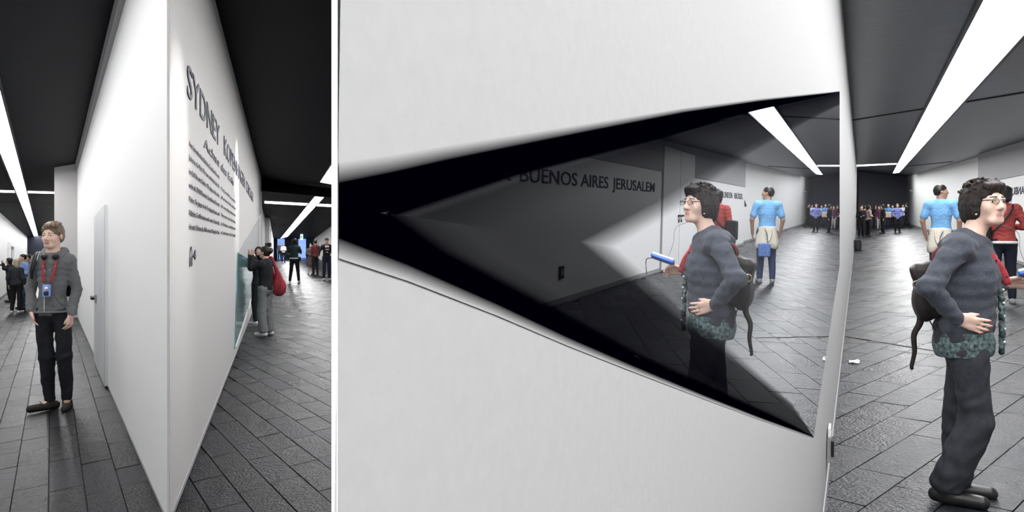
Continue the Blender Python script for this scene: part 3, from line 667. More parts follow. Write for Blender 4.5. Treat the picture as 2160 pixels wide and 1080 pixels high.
def hair_prims(style, o, R, sz=1.0):
    T = lambda x, y, z: o+sz*(R @ V3(x, y, z)); r = lambda *a: V3(*a)*sz
    base = [ell(T(0, -.018, .046), r(.083, .100, .086), .02, R)]
    cutf = [sub(T(0, .095, -.045), r(.075, .075, .105), .02, R)]
    if style == 'short': return base+[ell(T(0, -.04, .0), r(.078, .075, .085), .03, R)]+cutf+[sub(T(0, .03, -.075), r(.12, .08, .07), .02, R), sub(T(0, -.05, -.13), r(.12, .1, .06), .02, R)]
    if style == 'crop': return [ell(T(0, -.016, .044), r(.079, .098, .082), .02, R), ell(T(0, -.04, .0), r(.076, .072, .08), .03, R)]+cutf+[sub(T(0, .04, -.06), r(.12, .075, .07), .02, R), sub(T(0, -.05, -.13), r(.12, .1, .07), .02, R)]
    if style == 'bob': return base+[ell(T(0, -.03, -.02), r(.094, .085, .11), .03, R)]+cutf
    if style == 'long': return base+[ell(T(0, -.03, -.02), r(.092, .08, .10), .03, R), cap(T(0, -.055, -.05), T(0, -.07, -.22), .075*sz, .05*sz, .03)]+cutf
    if style == 'bun': return base+[ell(T(0, -.04, -.0), r(.078, .075, .085), .03, R), ell(T(0.01, -.115, .035), r(.055, .05, .055), .015, R), ell(T(0.03, -.12, .075), r(.03, .03, .03), .015, R)]+cutf+[sub(T(0, -.05, -.12), r(.12, .1, .05), .02, R)]
    if style == 'pony': return base+[ell(T(0, -.04, -.0), r(.078, .075, .085), .03, R), cap(T(0, -.1, .02), T(0, -.13, -.13), .032*sz, .02*sz, .03)]+cutf+[sub(T(0, -.04, -.13), r(.12, .08, .06), .02, R)]
    if style == 'big': return [ell(T(0, -.02, .05), r(.105, .115, .10), .02, R), ell(T(0, -.03, -.03), r(.105, .09, .10), .03, R)]+cutf
    if style == 'cap': return [ell(T(0, -.01, .055), r(.086, .100, .070), .02, R), cap(T(-.03, .09, .04), T(.03, .09, .04), .03*sz, k=.02, fl=R @ V3(0, 0, 1), ff=4)]+[sub(T(0, 0, -.06), r(.15, .095, .09), .01, R)]
    return base+cutf
def hand_prims(w_, d, side, sc_=1.0, curl=.5, fingers=True, spread=.3, thumb=1):
    """w_ wrist, d direction of the hand, side: unit vector from little finger to thumb side"""
    d = np.array(d, float); d /= np.linalg.norm(d); side = np.array(side, float); side -= d*d.dot(side); side /= np.linalg.norm(side)
    nrm = np.cross(side, d)*thumb; w_ = np.array(w_, float); s = sc_
    pr = []
    pr.append(cap(w_-side*.012*s, w_+d*.075*s-side*.024*s, .019*s, .017*s, .02, nrm, 1.5))
    pr.append(cap(w_+side*.010*s, w_+d*.078*s+side*.020*s, .019*s, .017*s, .02, nrm, 1.5))
    if not fingers:
        pr.append(cap(w_+d*.07*s, w_+d*.12*s+nrm*.03*curl, .022*s, .016*s, .02, nrm, 1.6)); pr.append(cap(w_+side*.02*s+d*.02*s, w_+side*.045*s+d*.06*s, .011*s, .009*s, .01)); return pr, []
    tips = []
    for i, (off, L) in enumerate(((.030, .068), (.010, .076), (-.010, .070), (-.029, .055))):
        b = w_+d*(.080 if i in (1, 2) else .074)*s+side*off*s
        dd = d+side*(off*spread*8); dd /= np.linalg.norm(dd)
        a1 = curl*.5; a2 = curl*1.3; a3 = curl*1.9
        q1 = b+(dd*math.cos(a1)+nrm*math.sin(a1))*L*.45*s; q2 = q1+(dd*math.cos(a2)+nrm*math.sin(a2))*L*.32*s; q3 = q2+(dd*math.cos(a3)+nrm*math.sin(a3))*L*.25*s
        pr += [cap(b-dd*.012*s, q1, .0092*s, .0083*s, .005), cap(q1, q2, .0083*s, .0078*s, .004), cap(q2, q3, .0078*s, .0068*s, .004)]; tips.append((q3, dd*math.cos(a3)+nrm*math.sin(a3), nrm))
    t0 = w_+side*.022*s+d*.018*s; t1 = t0+(side*.48+d*.85+nrm*.25)*.040*s; t2 = t1+(side*.25+d*.95+nrm*.2)*.032*s
    pr += [cap(t0, t1, .013*s, .0105*s, .012), cap(t1, t2, .0105*s, .008*s, .004)]; tips.append((t2, side*.25+d*.95, nrm))
    return pr, tips

POSE = dict(pelvis=(0, 0, .93), chest=(0, .0, 1.26), neck=(0, -.01, 1.46), head=(0, .02, 1.63), sh=(.165, -.01, 1.405), hip=(.088, 0, .92),
            r_el=(.235, -.03, 1.12), r_wr=(.245, .04, .87), l_el=(-.235, -.03, 1.12), l_wr=(-.245, .04, .87),
            r_kn=(.10, .02, .50), l_kn=(-.10, .02, .50), r_an=(.11, -.03, .09), l_an=(-.11, -.03, .09), r_toe=.15, l_toe=-.15)
def person(name_label, base, heading, H, spec, pose=None, h=.02, group=None, fingers=False, detail=False, fat=1.0):
    """spec: skin, top(mat), sleeve long|short, hem, bottom(mat), kind trousers|skirt, shoes(mat), hair(style, mat)"""
    root = tag(empty('person', base), name_label, 'person', group); root.rotation_euler.z = -math.radians(heading)
    q = dict(POSE); q.update(pose or {}); s = H/1.75
    J = {k: (V3(*v)*s if isinstance(v, tuple) else v) for k, v in q.items()}
    f = s*fat; dp = spec.get('depth', 1); yaw = math.radians(q.get('yaw', 0)); pit = math.radians(q.get('pitch', 0))
    R = rotz(-yaw) @ rotx(-pit)*1.0
    sh = {'r': J['sh'].copy(), 'l': J['sh']*V3(-1, 1, 1)}; hip = {'r': J['hip'].copy(), 'l': J['hip']*V3(-1, 1, 1)}
    if 'r_sh' in J: sh['r'] = J['r_sh']
    if 'l_sh' in J: sh['l'] = J['l_sh']
    for k_ in 'rl':
        if k_+'_hip' in J: hip[k_] = J[k_+'_hip']
    ch, pe, nk, hd = J['chest'], J['pelvis'], J['neck'], J['head']
    def torso(g):
        return [ell(ch+V3(0, 0, .02)*s, V3(.142*f+g, .105*f*dp+g, .20*s+g), .05), ell((ch+pe)/2-V3(0, 0, .0), V3(.128*f+g, .095*f*dp+g, .17*s+g), .05),
                ell(pe+V3(0, -.005, .01)*s, V3(.155*f+g, .108*f*dp+g, .13*s+g), .05), cap(sh['r']*V3(.85, 1, 1)-V3(0, 0, .02), sh['l']*V3(.85, 1, 1)-V3(0, 0, .02), .050*s+g, k=.05), cap(nk+V3(0, 0, -.03)*s, sh['r']*V3(.8, 1, 1)+V3(0, 0, .005), .042*s+g, .042*s+g, .04), cap(nk+V3(0, 0, -.03)*s, sh['l']*V3(.8, 1, 1)+V3(0, 0, .005), .042*s+g, .042*s+g, .04),
                cap(nk-V3(0, 0, .09)*s, nk, .062*s+g, .056*s+g, .05)]
    def arm(k_, g, t0=0, t1=1):
        a, e, w_ = sh[k_], J[k_+'_el'], J[k_+'_wr']; o = [cap(a, e if t1 > .5 else a+(e-a)*t1*2, .050*f+g, (.040*f if t1 > .5 else .047*f)+g, .035)]
        if t1 > .5: w2 = e+(w_-e)*min(1, (t1-.5)*2); o.append(cap(e, w2, .040*f+g, .028*s+g, .02))
        return o
    def leg(k_, g, t1=1, gb=0):
        a, e, w_ = hip[k_], J[k_+'_kn'], J[k_+'_an']
        o = [cap(a, e, .082*f+g, .056*s+g+gb*.4, .035)]
        w2 = e+(w_-e)*t1; o.append(cap(e, w2, .056*s+g+gb*.4, .040*s+g+gb, .02)); return o
    # body: one continuous surface
    P_ = torso(0)+arm('r', 0)+arm('l', 0)+leg('r', -.004)+leg('l', -.004)
    P_ += [cap(nk-V3(0, 0, .03)*s, hd+R @ V3(0, -.02, -.04)*s, .055*s, .052*s, .025)]
    P_ += head_prims(hd, R, s, spec.get('fem', False))
    tips = []
    for k_ in 'rl':
        if spec.get('no_hand') and k_ in spec['no_hand']: continue
        w_ = J[k_+'_wr']; d = q.get(k_+'_hand'); d = V3(*d) if d else (w_-J[k_+'_el'])/np.linalg.norm(w_-J[k_+'_el'])
        sd = V3(*q.get(k_+'_thumb', (0, 1, .2)))
        hp_, tp_ = hand_prims(w_, d, sd, s*(1.0 if not spec.get('fem') else 1.0), q.get(k_+'_curl', .45), fingers, q.get('spread', .3), 1 if k_ == 'r' else -1)
        P_ += hp_; tips.append((k_, tp_))
    for k_ in 'rl':
        an = J[k_+'_an']; ty = math.sin(q[k_+'_toe']), math.cos(q[k_+'_toe'])
        P_.append(cap(an-V3(0, 0, .03)*s, an+V3(ty[0]*.14, ty[1]*.14, -.055)*s, .03*s, .022*s, .03))
    body = sdf_mesh('body', P_, h, spec['skin'], root)
    # clothes
    g = .014+h*.35
    if spec.get('top'):
        hem = spec.get('hem', .90)*s; ng = spec.get('top_g', 0)
        tp_ = torso(g+ng)
        for k_ in 'rl': tp_ += arm(k_, g-.002+ng*.5, t1={'long': .97, 'short': .36, 'half': .62, 'none': .02}[spec.get('sleeve', 'long')])
        tp_.append(cap(pe-V3(0, 0, .02), pe-V3(0, 0, .02), .13*f+g, k=.04, fl=(0, 1, 0), ff=1.35))
        tp_ += [sub(nk+V3(0, .03, .055)*s, V3(.068, .075, .05)*s, .015)]+[clip((0, 0, hem), (0, -.0, -1))]
        wr = spec.get('wrinkle', .003)
        tops = sdf_mesh(spec.get('top_name', 'shirt'), tp_, h, spec['top'], root, disp=(lambda X, Y, Z: wr*noise3(X, Y, Z, 38, 2)+wr*.7*noise3(X, Y, Z*1.6, 75, 5)))
    if spec.get('kind', 'trousers') == 'trousers':
        gb = spec.get('flare', .0)
        bt_ = [ell(pe+V3(0, -.005, .0)*s, V3(.158*f+g*.7, .110*f*dp+g*.7, .12*s+g), .04)]+leg('r', g*.7, .97, gb)+leg('l', g*.7, .97, gb)+[clip((0, 0, (q['pelvis'][2]+.10)*s), (0, 0, 1)), clip((0, 0, min(J['r_an'][2], J['l_an'][2])-.035*s), (0, 0, -1))]
        wt = spec.get('wrinkle_b', .003)
        sdf_mesh('trousers', bt_, h, spec['bottom'], root, disp=(lambda X, Y, Z: wt*noise3(X, Y*1.2, Z*.45, 34, 3)+wt*.7*noise3(X+Z*.8, Y-Z*.6, Z*.9, 42, 7)))
    else:
        kz = spec.get('skirt', .45)*s
        sdf_mesh('skirt', [cap(pe, (pe[0], pe[1], kz+.1), .15*s+g, .18*s+g, .03, (0, 1, 0), 1.25), clip((0, 0, kz), (0, 0, -1)), clip((0, 0, pe[2]+.1), (0, 0, 1))], h, spec['bottom'], root)
    for k_ in 'rl':
        an = J[k_+'_an']; ty = V3(math.sin(q[k_+'_toe']), math.cos(q[k_+'_toe']), 0); zz = V3(an[0], an[1], .036*s)
        zz[2] += (an[2]-.09*s)
        sp_ = [cap(zz-ty*.045*s, zz+ty*.16*s, .040*s+h*.2, .034*s+h*.2, .02, (0, 0, 1), 1.0), cap(an-V3(0, 0, .02)*s, zz, .042*s, .042*s, .02), clip((0, 0, an[2]-.088*s), (0, 0, -1))]
        sdf_mesh('shoe', sp_, min(h, .012), spec['shoes'], root)
    st, hm = spec['hair']
    if st != 'none':
        sdf_mesh('hair' if st != 'cap' else 'cap', hair_prims(st, hd, R, s), min(h, .014), hm, root, disp=(lambda X, Y, Z: .004*noise3(X, Y, Z, 90, 1)))
    if detail:
        for sx in (-1, 1):
            c = hd+s*(R @ V3(.033*sx, .0735, .007))
            ball('eye', c, .0125*s, eye_w, root); ball('iris', c+s*(R @ V3(0.001, .0078, 0)), .0062*s, eye_i, root)
            sdf_mesh('eyebrow', [cap(hd+s*(R @ V3(.046*sx, .080, .030)), hd+s*(R @ V3(.015*sx, .091, .031)), .0035*s, .0045*s, .003, R @ V3(0, 0, 1), 1.2)], .003, hm, root)
        sdf_mesh('lips', [cap(hd+s*(R @ V3(-.019, .0845, -.0575)), hd+s*(R @ V3(0, .0875, -.0565)), .0045*s, k=.003), cap(hd+s*(R @ V3(.019, .0845, -.0575)), hd+s*(R @ V3(0, .0875, -.0565)), .0045*s, k=.003), cap(hd+s*(R @ V3(-.014, .0845, -.0665)), hd+s*(R @ V3(.014, .0845, -.0665)), .0058*s, k=.002)], .003, lip_m, root)
    return root, J, R, s, tips
def ball(name, c, r, m, parent, n=14):
    me = bpy.data.meshes.new(name); import bmesh
    bm = bmesh.new(); bmesh.ops.create_uvsphere(bm, u_segments=n, v_segments=max(6, n//2+1), radius=r); bm.to_mesh(me); bm.free()
    me.polygons.foreach_set('use_smooth', [True]*len(me.polygons)); me.materials.append(m)
    o = link(bpy.data.objects.new(name, me), parent); o.location = tuple(c); return o
def tube(name, pts, r, m, parent, flat=None, n=8, taper=None):
    """smooth tube through pts (Catmull-Rom), optional flattening (width factor, normal)"""
    pts = [np.array(p, float) for p in pts]; Q = []; 
    ext = [2*pts[0]-pts[1]]+pts+[2*pts[-1]-pts[-2]]
    for i in range(1, len(ext)-2):
        for k in range(6):
            t = k/6; a, b, c, d = ext[i-1:i+3]
            Q.append(.5*((2*b)+(c-a)*t+(2*a-5*b+4*c-d)*t*t+(3*b-a-3*c+d)*t**3))
    Q.append(pts[-1]); vs = []; fs = []; up = np.array(flat[1] if flat else (0, 0, 1), float)
    for i, p in enumerate(Q):
        d = Q[min(i+1, len(Q)-1)]-Q[max(i-1, 0)]; d /= np.linalg.norm(d)+1e-9
        a = np.cross(d, up); 
        if np.linalg.norm(a) < .05: a = np.cross(d, V3(1, .2, 0))
        a /= np.linalg.norm(a); b = np.cross(a, d); rr = r*(taper(i/(len(Q)-1)) if taper else 1); wf = flat[0] if flat else 1
        for k in range(n):
            t = 2*math.pi*k/n; vs.append(p+a*math.cos(t)*rr*wf+b*math.sin(t)*rr)
    for i in range(len(Q)-1):
        for k in range(n): fs.append((i*n+k, i*n+(k+1) % n, (i+1)*n+(k+1) % n, (i+1)*n+k))
    fs.append(tuple(range(n))[::-1]); fs.append(tuple((len(Q)-1)*n+k for k in range(n)))
    return mesh(name, vs, fs, m, parent, True)
def heading_of(px, rel): return math.degrees(math.atan((px-CX)/F))+rel
def place(px, feet, top, Hn=None):
    b = floor_pt(px, feet); H = (feet-top)/F*b.y; return b, H
C = cloth
blk = C('black_cloth', (.010, .010, .013)); navy_c = C('dark_navy_cloth', (.015, .018, .035)); dj = C('dark_jacket_cloth', (.03, .032, .038))
jean = C('blue_denim', (.035, .055, .12)); grey_c = C('grey_trouser_cloth', (.16, .165, .17)); white_c = C('white_cloth', (.75, .75, .75)); maroon = C('maroon_cloth', (.11, .02, .022))
green = C('dark_green_cloth', (.014, .035, .030)); lblue = C('light_blue_cloth', (.20, .28, .55)); beige = C('beige_cloth', (.45, .37, .28))
wsh = mat('white_shoe_leather', (.6, .6, .6), .5); bsh = mat('black_shoe_leather', (.012, .012, .013), .4); gsh = mat('grey_shoe', (.25, .25, .25), .6)
brt = mat('bright_blue_top', (.12, .30, .62), .8); blprint = C('blue_white_print', (.10, .12, .32), 'print'); flower = C('dark_floral_print', (.05, .035, .03), 'print'); pinkc = C('plum_cloth', (.10, .035, .07))
# ------------------------------------------------------------ the woman with the backpack
knit = C('charcoal_knit', (.048, .054, .070), 'knit'); blouse_m = C('teal_print_blouse', (.030, .050, .052), 'print')
trs = C('dark_grey_trouser_cloth', (.026, .027, .034)); red_c = C('red_ribbon', (.33, .035, .045)); leather = mat('dark_brown_leather', (.014, .010, .009), .55, bump=.25, scale=30, var=.3)
redleather = mat('oxblood_leather', (.11, .022, .02), .45, bump=.2, scale=40)
wb = floor_pt(2034, 1056)
WP = dict(pelvis=(0, -.005, .885), chest=(0, .030, 1.19), neck=(0, .02, 1.41), head=(0, .095, 1.595), sh=(.165, -.035, 1.375), hip=(.085, 0, .87),
          r_el=(.285, -.175, 1.165), r_wr=(.195, -.045, 1.0), l_el=(-.24, -.02, 1.13), l_wr=(-.10, .185, 1.17),
          r_kn=(.085, .052, .46), r_an=(.075, -.085, .088), l_kn=(-.07, -.01, .47), l_an=(-.075, -.035, .088), r_toe=.15, l_toe=-.05,
          r_hand=(-.05, .95, -.30), r_thumb=(.25, .25, .95), r_curl=.16, l_hand=(.15, .85, .1), l_thumb=(.6, 0, .8), l_curl=.7, yaw=52, pitch=-4, spread=.55)
root, J, R, s, tips = person('woman in grey cardigan with hand on hip and backpack, standing nearest on the right', wb, heading_of(2045, 86), 1.585,
    dict(fem=True, skin=skin_c, top=knit, top_name='cardigan', sleeve='long', hem=.905, bottom=trs, flare=.026, shoes=bsh, hair=('none', hair_b), wrinkle=.006, wrinkle_b=.009, top_g=.000, depth=1.22), WP, h=.0065, fingers=True, detail=True, fat=.93)
W = root
hd = J['head']; T = lambda x, y, z: hd+s*(R @ V3(x, y, z))
# hair: full on top, over the ears and down to the nape
hp = [ell(T(0, -.020, .046), V3(.086, .104, .084)*s, .02, R), ell(T(0, -.055, -.005), V3(.090, .085, .105)*s, .03, R), ell(T(.058, -.018, -.010), V3(.036, .052, .072)*s, .02, R), ell(T(-.058, -.018, -.010), V3(.036, .052, .072)*s, .02, R),
      ell(T(0, .055, .088), V3(.062, .048, .030)*s, .02, R), cap(T(0, -.085, -.06), T(0, -.07, -.105), .050*s, .036*s, .03), sub(T(0, .108, -.030), V3(.064, .080, .088)*s, .012, R)]
r = random.Random(3)
for i in range(120):
    th = r.uniform(0, 6.28); el_ = r.uniform(.15, 1.4); dx, dy, dz = math.cos(th)*math.cos(el_), math.sin(th)*math.cos(el_), math.sin(el_)
    if dy > .5 and dz < .6: continue
    c = V3(dx*.090, -.022+dy*.108, .050+dz*.090); t = V3(-dy*.2+r.uniform(-.4, .4), .8, -.15+r.uniform(-.3, .3)); t /= np.linalg.norm(t)
    hp.append(cap(T(*(c-t*.014)), T(*(c+t*.020+V3(dx, dy, dz)*.006)), .0065*s, .0030*s, .004))
for i in range(9):
    x = -.055+i*.0135
    hp.append(cap(T(x, .075-abs(x)*.3, .100), T(x+.012, .098-abs(x)*.5, .068+r.uniform(-.006, .010)), .011*s, .005*s, .006))
sdf_mesh('hair', hp, .005, hair_b, W, disp=lambda X, Y, Z: .0028*noise3(X*2, Y, Z*.8, 150, 4)+.002*noise3(X*3, Y*1.2, Z, 240, 8))
metal_d = mat('dark_metal_frame', (.03, .03, .035), .3, .8); glassm = bpy.data.materials.new('lens_glass'); glassm.use_nodes = True
gb_ = glassm.node_tree.nodes['Principled BSDF']; gb_.inputs['Transmission Weight'].default_value = 1; gb_.inputs['Roughness'].default_value = 0; gb_.inputs['IOR'].default_value = 1.03
gl_root = tube('glasses', [T(-.012, .108, .012), T(0, .111, .016), T(.012, .108, .012)], .0014, metal_d, W, n=6)
for sx in (-1, 1):
    ring = []
    for k in range(13):
        a = 2*math.pi*k/12; ring.append(T(sx*(.034+.023*math.cos(a)), .107-.010*abs(math.cos(a)*sx+1)*.5*0-.004*abs(math.cos(a)), .006+.0145*math.sin(a)*(1.0 if abs(math.cos(a)) < .8 else .9)))
    tube('rim', ring, .0013, metal_d, gl_root, n=6)
    mesh('lens', ring[:12]+[p+s*(R @ V3(0, -.001, 0)) for p in ring[:12]], [tuple(range(12)), tuple(range(23, 11, -1))], glassm, gl_root, True)
    tube('temple_arm', [T(sx*.057, .102, .012), T(sx*.073, .06, .014), T(sx*.082, .0, .012), T(sx*.081, -.02, .0)], .0024, metal_d, gl_root, flat=(.5, (0, 0, 1)), n=6)
ball('earring', T(.070, .012, -.052), .008, mat('pearl', (.6, .6, .58), .25), W)
# nails
for k_, tp_ in tips:
    for (pt, d, nn) in tp_:
        d = d/np.linalg.norm(d); sdf_mesh('fingernail', [ell(pt-d*.002-nn*.0035, V3(.0055, .0062, .0042), .002)], .002, nail_m, W)
# blouse: band below the cardigan, frilly front edge, buttons
g = .030; pe = J['pelvis']; ch = J['chest']
hpx = [cap(J['hip']*V3(q_, 1, 1)+V3(0, 0, .02), J['hip']*V3(q_, 1, 1)-V3(0, 0, .08), .080, .087, .03) for q_ in (-1, 1)]
bl = hpx+[ell(pe+V3(0, .0, -.03), V3(.138*s+g, .112*s+g, .145), .03), ell((pe+ch)/2, V3(.118*s+g, .088*s+g, .16), .03), clip((0, 0, .715), (0, .10, -1)), clip((0, 0, .835), (0, 0, 1)), clip((0, 0, .93), (0, 0, 1))]
sdf_mesh('blouse', bl, .0065, blouse_m, W, disp=lambda X, Y, Z: .003*noise3(X, Y, Z*.2, 45, 2))
fr = []
for i in range(15):
    z = 1.14-i*.027; y = .152+.010*math.sin(max(0, (1.14-z))*5)+.004*(i % 2); fr.append(cap((.012+.01*(i % 3), y-.014, z), (.010, y-.012, z-.027), .012, .012, .01))
sdf_mesh('blouse_front', fr, .0055, blouse_m, W, disp=lambda X, Y, Z: .003*noise3(X, Y, Z, 160, 2))
pearl = mat('white_button', (.7, .7, .7), .3)
for i in range(6): z = 1.10-i*.062; ball('button', V3(.026, .151+.008*math.sin((1.14-z)*5), z), .0062, pearl, W, 10)
# red lanyard over the collar
nk = J['neck']
tube('lanyard', [nk+V3(-.03, -.062, .012), nk+V3(.045, -.045, .015), nk+V3(.066, .015, .0), nk+V3(.062, .075, -.065), nk+V3(.045, .128, -.14), nk+V3(.03, .155, -.215)], .006, red_c, W, flat=(2.6, (1, -.2, .3)))
for dz, yy in ((-.10, .105), (-.175, .146)): ball('stud', nk+V3(.066, yy, dz), .005, blackp, W, 8)
# ribbed cuff
we, ww = J['r_el'], J['r_wr']; dd = (ww-we)/np.linalg.norm(ww-we)
sdf_mesh('cuff', [cap(ww-dd*.045, ww-dd*.008, .041*s, .038*s, k=.01)], .005, knit, W, disp=lambda X, Y, Z: .0012*np.sin(Z*500))
# backpack: a thing of its own
def rooted(name, label, cat, like): 
    o = tag(empty(name, like.location), label, cat); o.rotation_euler.z = like.rotation_euler.z; return o
bk = rooted('backpack', 'dark brown leather backpack on the back of the woman in the grey cardigan', 'backpack', W)
Rb = rotx(.14)
sdf_mesh('bag_body', [bxs((.0, -.160, 1.02), (.080, .022, .105), .03, .02, Rb), ell((.0, -.172, .95), (.11, .050, .085), .03, Rb)], .007, leather, bk, disp=lambda X, Y, Z: .004*noise3(X, Y, Z, 35, 6))
sdf_mesh('flap', [bxs((.0, -.168, 1.125), (.090, .045, .012), .018, .02, rotx(.35)), bxs((.0, -.202, 1.09), (.078, .004, .030), .010, .03, rotx(.1))], .006, leather, bk)
tube('handle', [(.03, -.125, 1.145), (.03, -.13, 1.195), (.03, -.105, 1.225), (.03, -.075, 1.21), (.03, -.06, 1.16)], .0075, redleather, bk, flat=(1.6, (1, 0, 0)))
for sx in (-1, 1):
    tube('shoulder_strap', [(sx*.07, -.13, 1.15), (sx*.10, -.09, 1.21), (sx*.118, -.045, 1.275), (sx*.118, .03, 1.262), (sx*.128, .083, 1.20)][:3 if sx > 0 else 5], .008, redleather, bk, flat=(2.2, (sx*.3, -.3, 1)))
tube('hanging_strap', [(.05, -.185, .905), (.055, -.19, .86), (.06, -.215, .80), (.06, -.212, .72), (.06, -.225, .645), (.06, -.22, .63)], .0095, leather, bk, flat=(1.5, (1, 0, 0)), taper=lambda t: 1.25-.8*t)
tube('strap_loop', [(.06, -.16, .90), (.065, -.12, .83), (.065, -.085, .83), (.065, -.065, .89)], .003, leather, bk)
ring = [(.128, -.20+.020*math.cos(a), 1.055+.020*math.sin(a)) for a in [2*math.pi*k/12 for k in range(13)]]
tube('buckle_ring', ring, .003, mat('brass', (.35, .30, .22), .35, .9), bk, n=6); tube('buckle_pin', [(.128, -.20, 1.075), (.128, -.20, 1.03)], .0035, mat('brass', (1, 1, 1)), bk, n=6)
# audio guide held in the left hand, its cord
ag = rooted('audio_guide', 'white and blue handheld audio guide held by the woman in the grey cardigan', 'audio guide', W)
lw = J['l_wr']; c0 = V3(-.035, .285, 1.135); Rg = rotx(.30) @ roty(-.35)
sdf_mesh('housing', [bxs(c0, (.022, .062, .006), .006, .004, Rg)], .003, mat('white_shiny_plastic', (.75, .78, .82), .25, var=.02), ag)
sdf_mesh('back_shell', [bxs(c0-Rg @ V3(0, 0, .008), (.024, .064, .004), .006, .004, Rg)], .003, mat('bright_blue_plastic', (.03, .12, .5), .3), ag)
tube('cord', [c0+V3(0, .06, 0), c0+V3(.0, .10, -.02), c0+V3(0, .085, -.16), c0+V3(0, .07, -.26)], .0032, mat('grey_cord', (.12, .12, .12), .6), ag)
tube('ear_cord', [c0+V3(0, -.03, .01), c0+V3(.02, -.06, .09), c0+V3(.0, -.07, .18), T(.03, .06, -.10)], .0012, mat('grey_cord', (.12, .12, .12)), ag)
# ------------------------------------------------------------ young man in the grey hoodie
hood_m = C('heather_grey_fleece', (.135, .140, .145), 'knit'); jeans_m = C('black_denim', (.010, .011, .016))
mb = floor_pt(112, 864)
MP = dict(pelvis=(.01, 0, .93), chest=(0, .0, 1.27), neck=(0, -.005, 1.47), head=(0, .02, 1.635), sh=(.130, -.01, 1.41), r_hip=(.080, 0, .92), l_hip=(-.070, 0, .92),
          r_el=(.195, -.045, 1.14), r_wr=(.165, .03, .93), l_el=(-.185, -.04, 1.13), l_wr=(-.165, .06, .89), r_hand=(-.25, .15, -.9), r_thumb=(0, 1, .1), l_hand=(.12, .1, -1), l_thumb=(.4, .9, 0), l_curl=.55,
          r_kn=(.05, .01, .50), l_kn=(-.105, .03, .50), r_an=(.035, -.03, .085), l_an=(-.115, -.01, .085), r_toe=.95, l_toe=-.15, yaw=14, pitch=0)
root, J, R, s, tips = person('young man in grey hooded sweatshirt and black jeans standing left of the pale prow wall', mb, heading_of(105, 196), 1.80,
    dict(skin=skin_c, top=hood_m, top_name='hoodie', hem=.895, bottom=jeans_m, shoes=mat('dark_brown_suede', (.02, .016, .013), .7), hair=('none', hair_l), wrinkle=.005, wrinkle_b=.006, flare=-.006), MP, h=.008, fingers=True, detail=True, fat=.76)
M_ = root; hd = J['head']; T = lambda x, y, z: hd+s*(R @ V3(x, y, z))
hp = [ell(T(0, -.016, .050), V3(.084, .104, .086)*s, .02, R), ell(T(0, -.045, .0), V3(.080, .074, .085)*s, .03, R), ell(T(-.02, .055, .100), V3(.062, .046, .032)*s, .02, R), sub(T(0, .108, -.022), V3(.072, .078, .092)*s, .014, R), sub(T(0, .04, -.08), V3(.12, .08, .085)*s, .02, R), sub(T(0, -.05, -.13), V3(.12, .1, .07)*s, .02, R)]
for i in range(60):
    x = r.uniform(-.07, .07); y = r.uniform(-.06, .07); z = .052+.086*math.sqrt(max(.0, 1-(x/.086)**2-((y+.016)/.108)**2)); hp.append(cap(T(x, y, z), T(x-.022, y+.012, z+.004), .008*s, .004*s, .004))
sdf_mesh('hair', hp, .006, hair_l, M_, disp=lambda X, Y, Z: .003*noise3(X*2, Y, Z*.8, 130, 4))
nk = J['neck']; ch = J['chest']
sdf_mesh('hood', [cap(nk+V3(-.085, .03, -.015), nk+V3(-.07, -.06, .02), .030, .036, .03), cap(nk+V3(.085, .03, -.015), nk+V3(.07, -.06, .02), .030, .036, .03), cap(nk+V3(-.07, -.07, .01), nk+V3(.07, -.07, .01), .042, .042, .04), cap(nk+V3(-.085, .03, -.015), nk+V3(-.04, .10, -.09), .026, .016, .02), cap(nk+V3(.085, .03, -.015), nk+V3(.05, .10, -.09), .026, .016, .02)], .007, hood_m, M_)
ywf = lambda z: .118 if z < 1.45 else .118-(z-1.45)*.5
sdf_mesh('tee_shirt', [cap(nk+V3(0, .066, -.03), nk+V3(.0, .103, -.16), .045, .012, .02, (0, 1, 0), 2.5)], .006, C('grey_tee_shirt', (.22, .22, .23)), M_)
tube('zip', [(.035, .124, 1.36), (.04, .132, 1.25), (.04, .122, 1.1), (.04, .124, .96)], .0028, mat('white_zip', (.7, .7, .7), .4), M_, n=6)
tube('hem_band', [(.16*math.cos(a), .118*math.sin(a)+.0, .955) for a in [2*math.pi*k/14 for k in range(15)]], .012, hood_m, M_, flat=(1, (0, 0, 1)))
for sx in (-1, 1):
    tube('pocket_seam', [(sx*.06+.02, .126, 1.12), (sx*.10+.01, .112, 1.04), (sx*.135, .085, .985)], .003, C('dark_seam', (.06, .06, .065)), M_, n=6)
    tube('lanyard', [nk+V3(sx*.062, -.03, .015), nk+V3(sx*.064, .05, -.01), nk+V3(sx*.055, .106, -.07), nk+V3(sx*.045, .135, -.17), nk+V3(sx*.030+.012, .140, -.27)], .0045, red_c, M_, flat=(2.4, (0, 1, 0)))
    tube('drawstring', [nk+V3(sx*.062, .085, -.045), nk+V3(sx*.05, .128, -.12)], .0035, mat('white_zip', (.7, .7, .7)), M_, n=6)
ag2 = rooted('audio_guide', 'pale blue audio guide hanging from a red lanyard on the young man in the hoodie', 'audio guide', M_)
c0 = V3(.012, .148, 1.165)
sdf_mesh('housing', [bxs(c0, (.026, .004, .050), .008, .004)], .004, mat('pale_blue_plastic', (.22, .34, .72), .35), ag2)
sdf_mesh('screen', [bxs(c0+V3(0, .011, -.026), (.019, .002, .018), .002, .002)], .003, mat('dark_screen', (.02, .025, .05), .15), ag2)
dl = sdf_mesh('dial', [cap(c0+V3(0, .008, .022), c0+V3(0, .012, .022), .017, k=.002)], .003, mat('white_dial', (.75, .8, .85), .3), ag2)
for sx in (-1, 1): tube('clip', [c0+V3(sx*.018, 0, .055), nk+V3(sx*.030+.012, .140, -.265)], .0025, blackp, ag2, n=6)
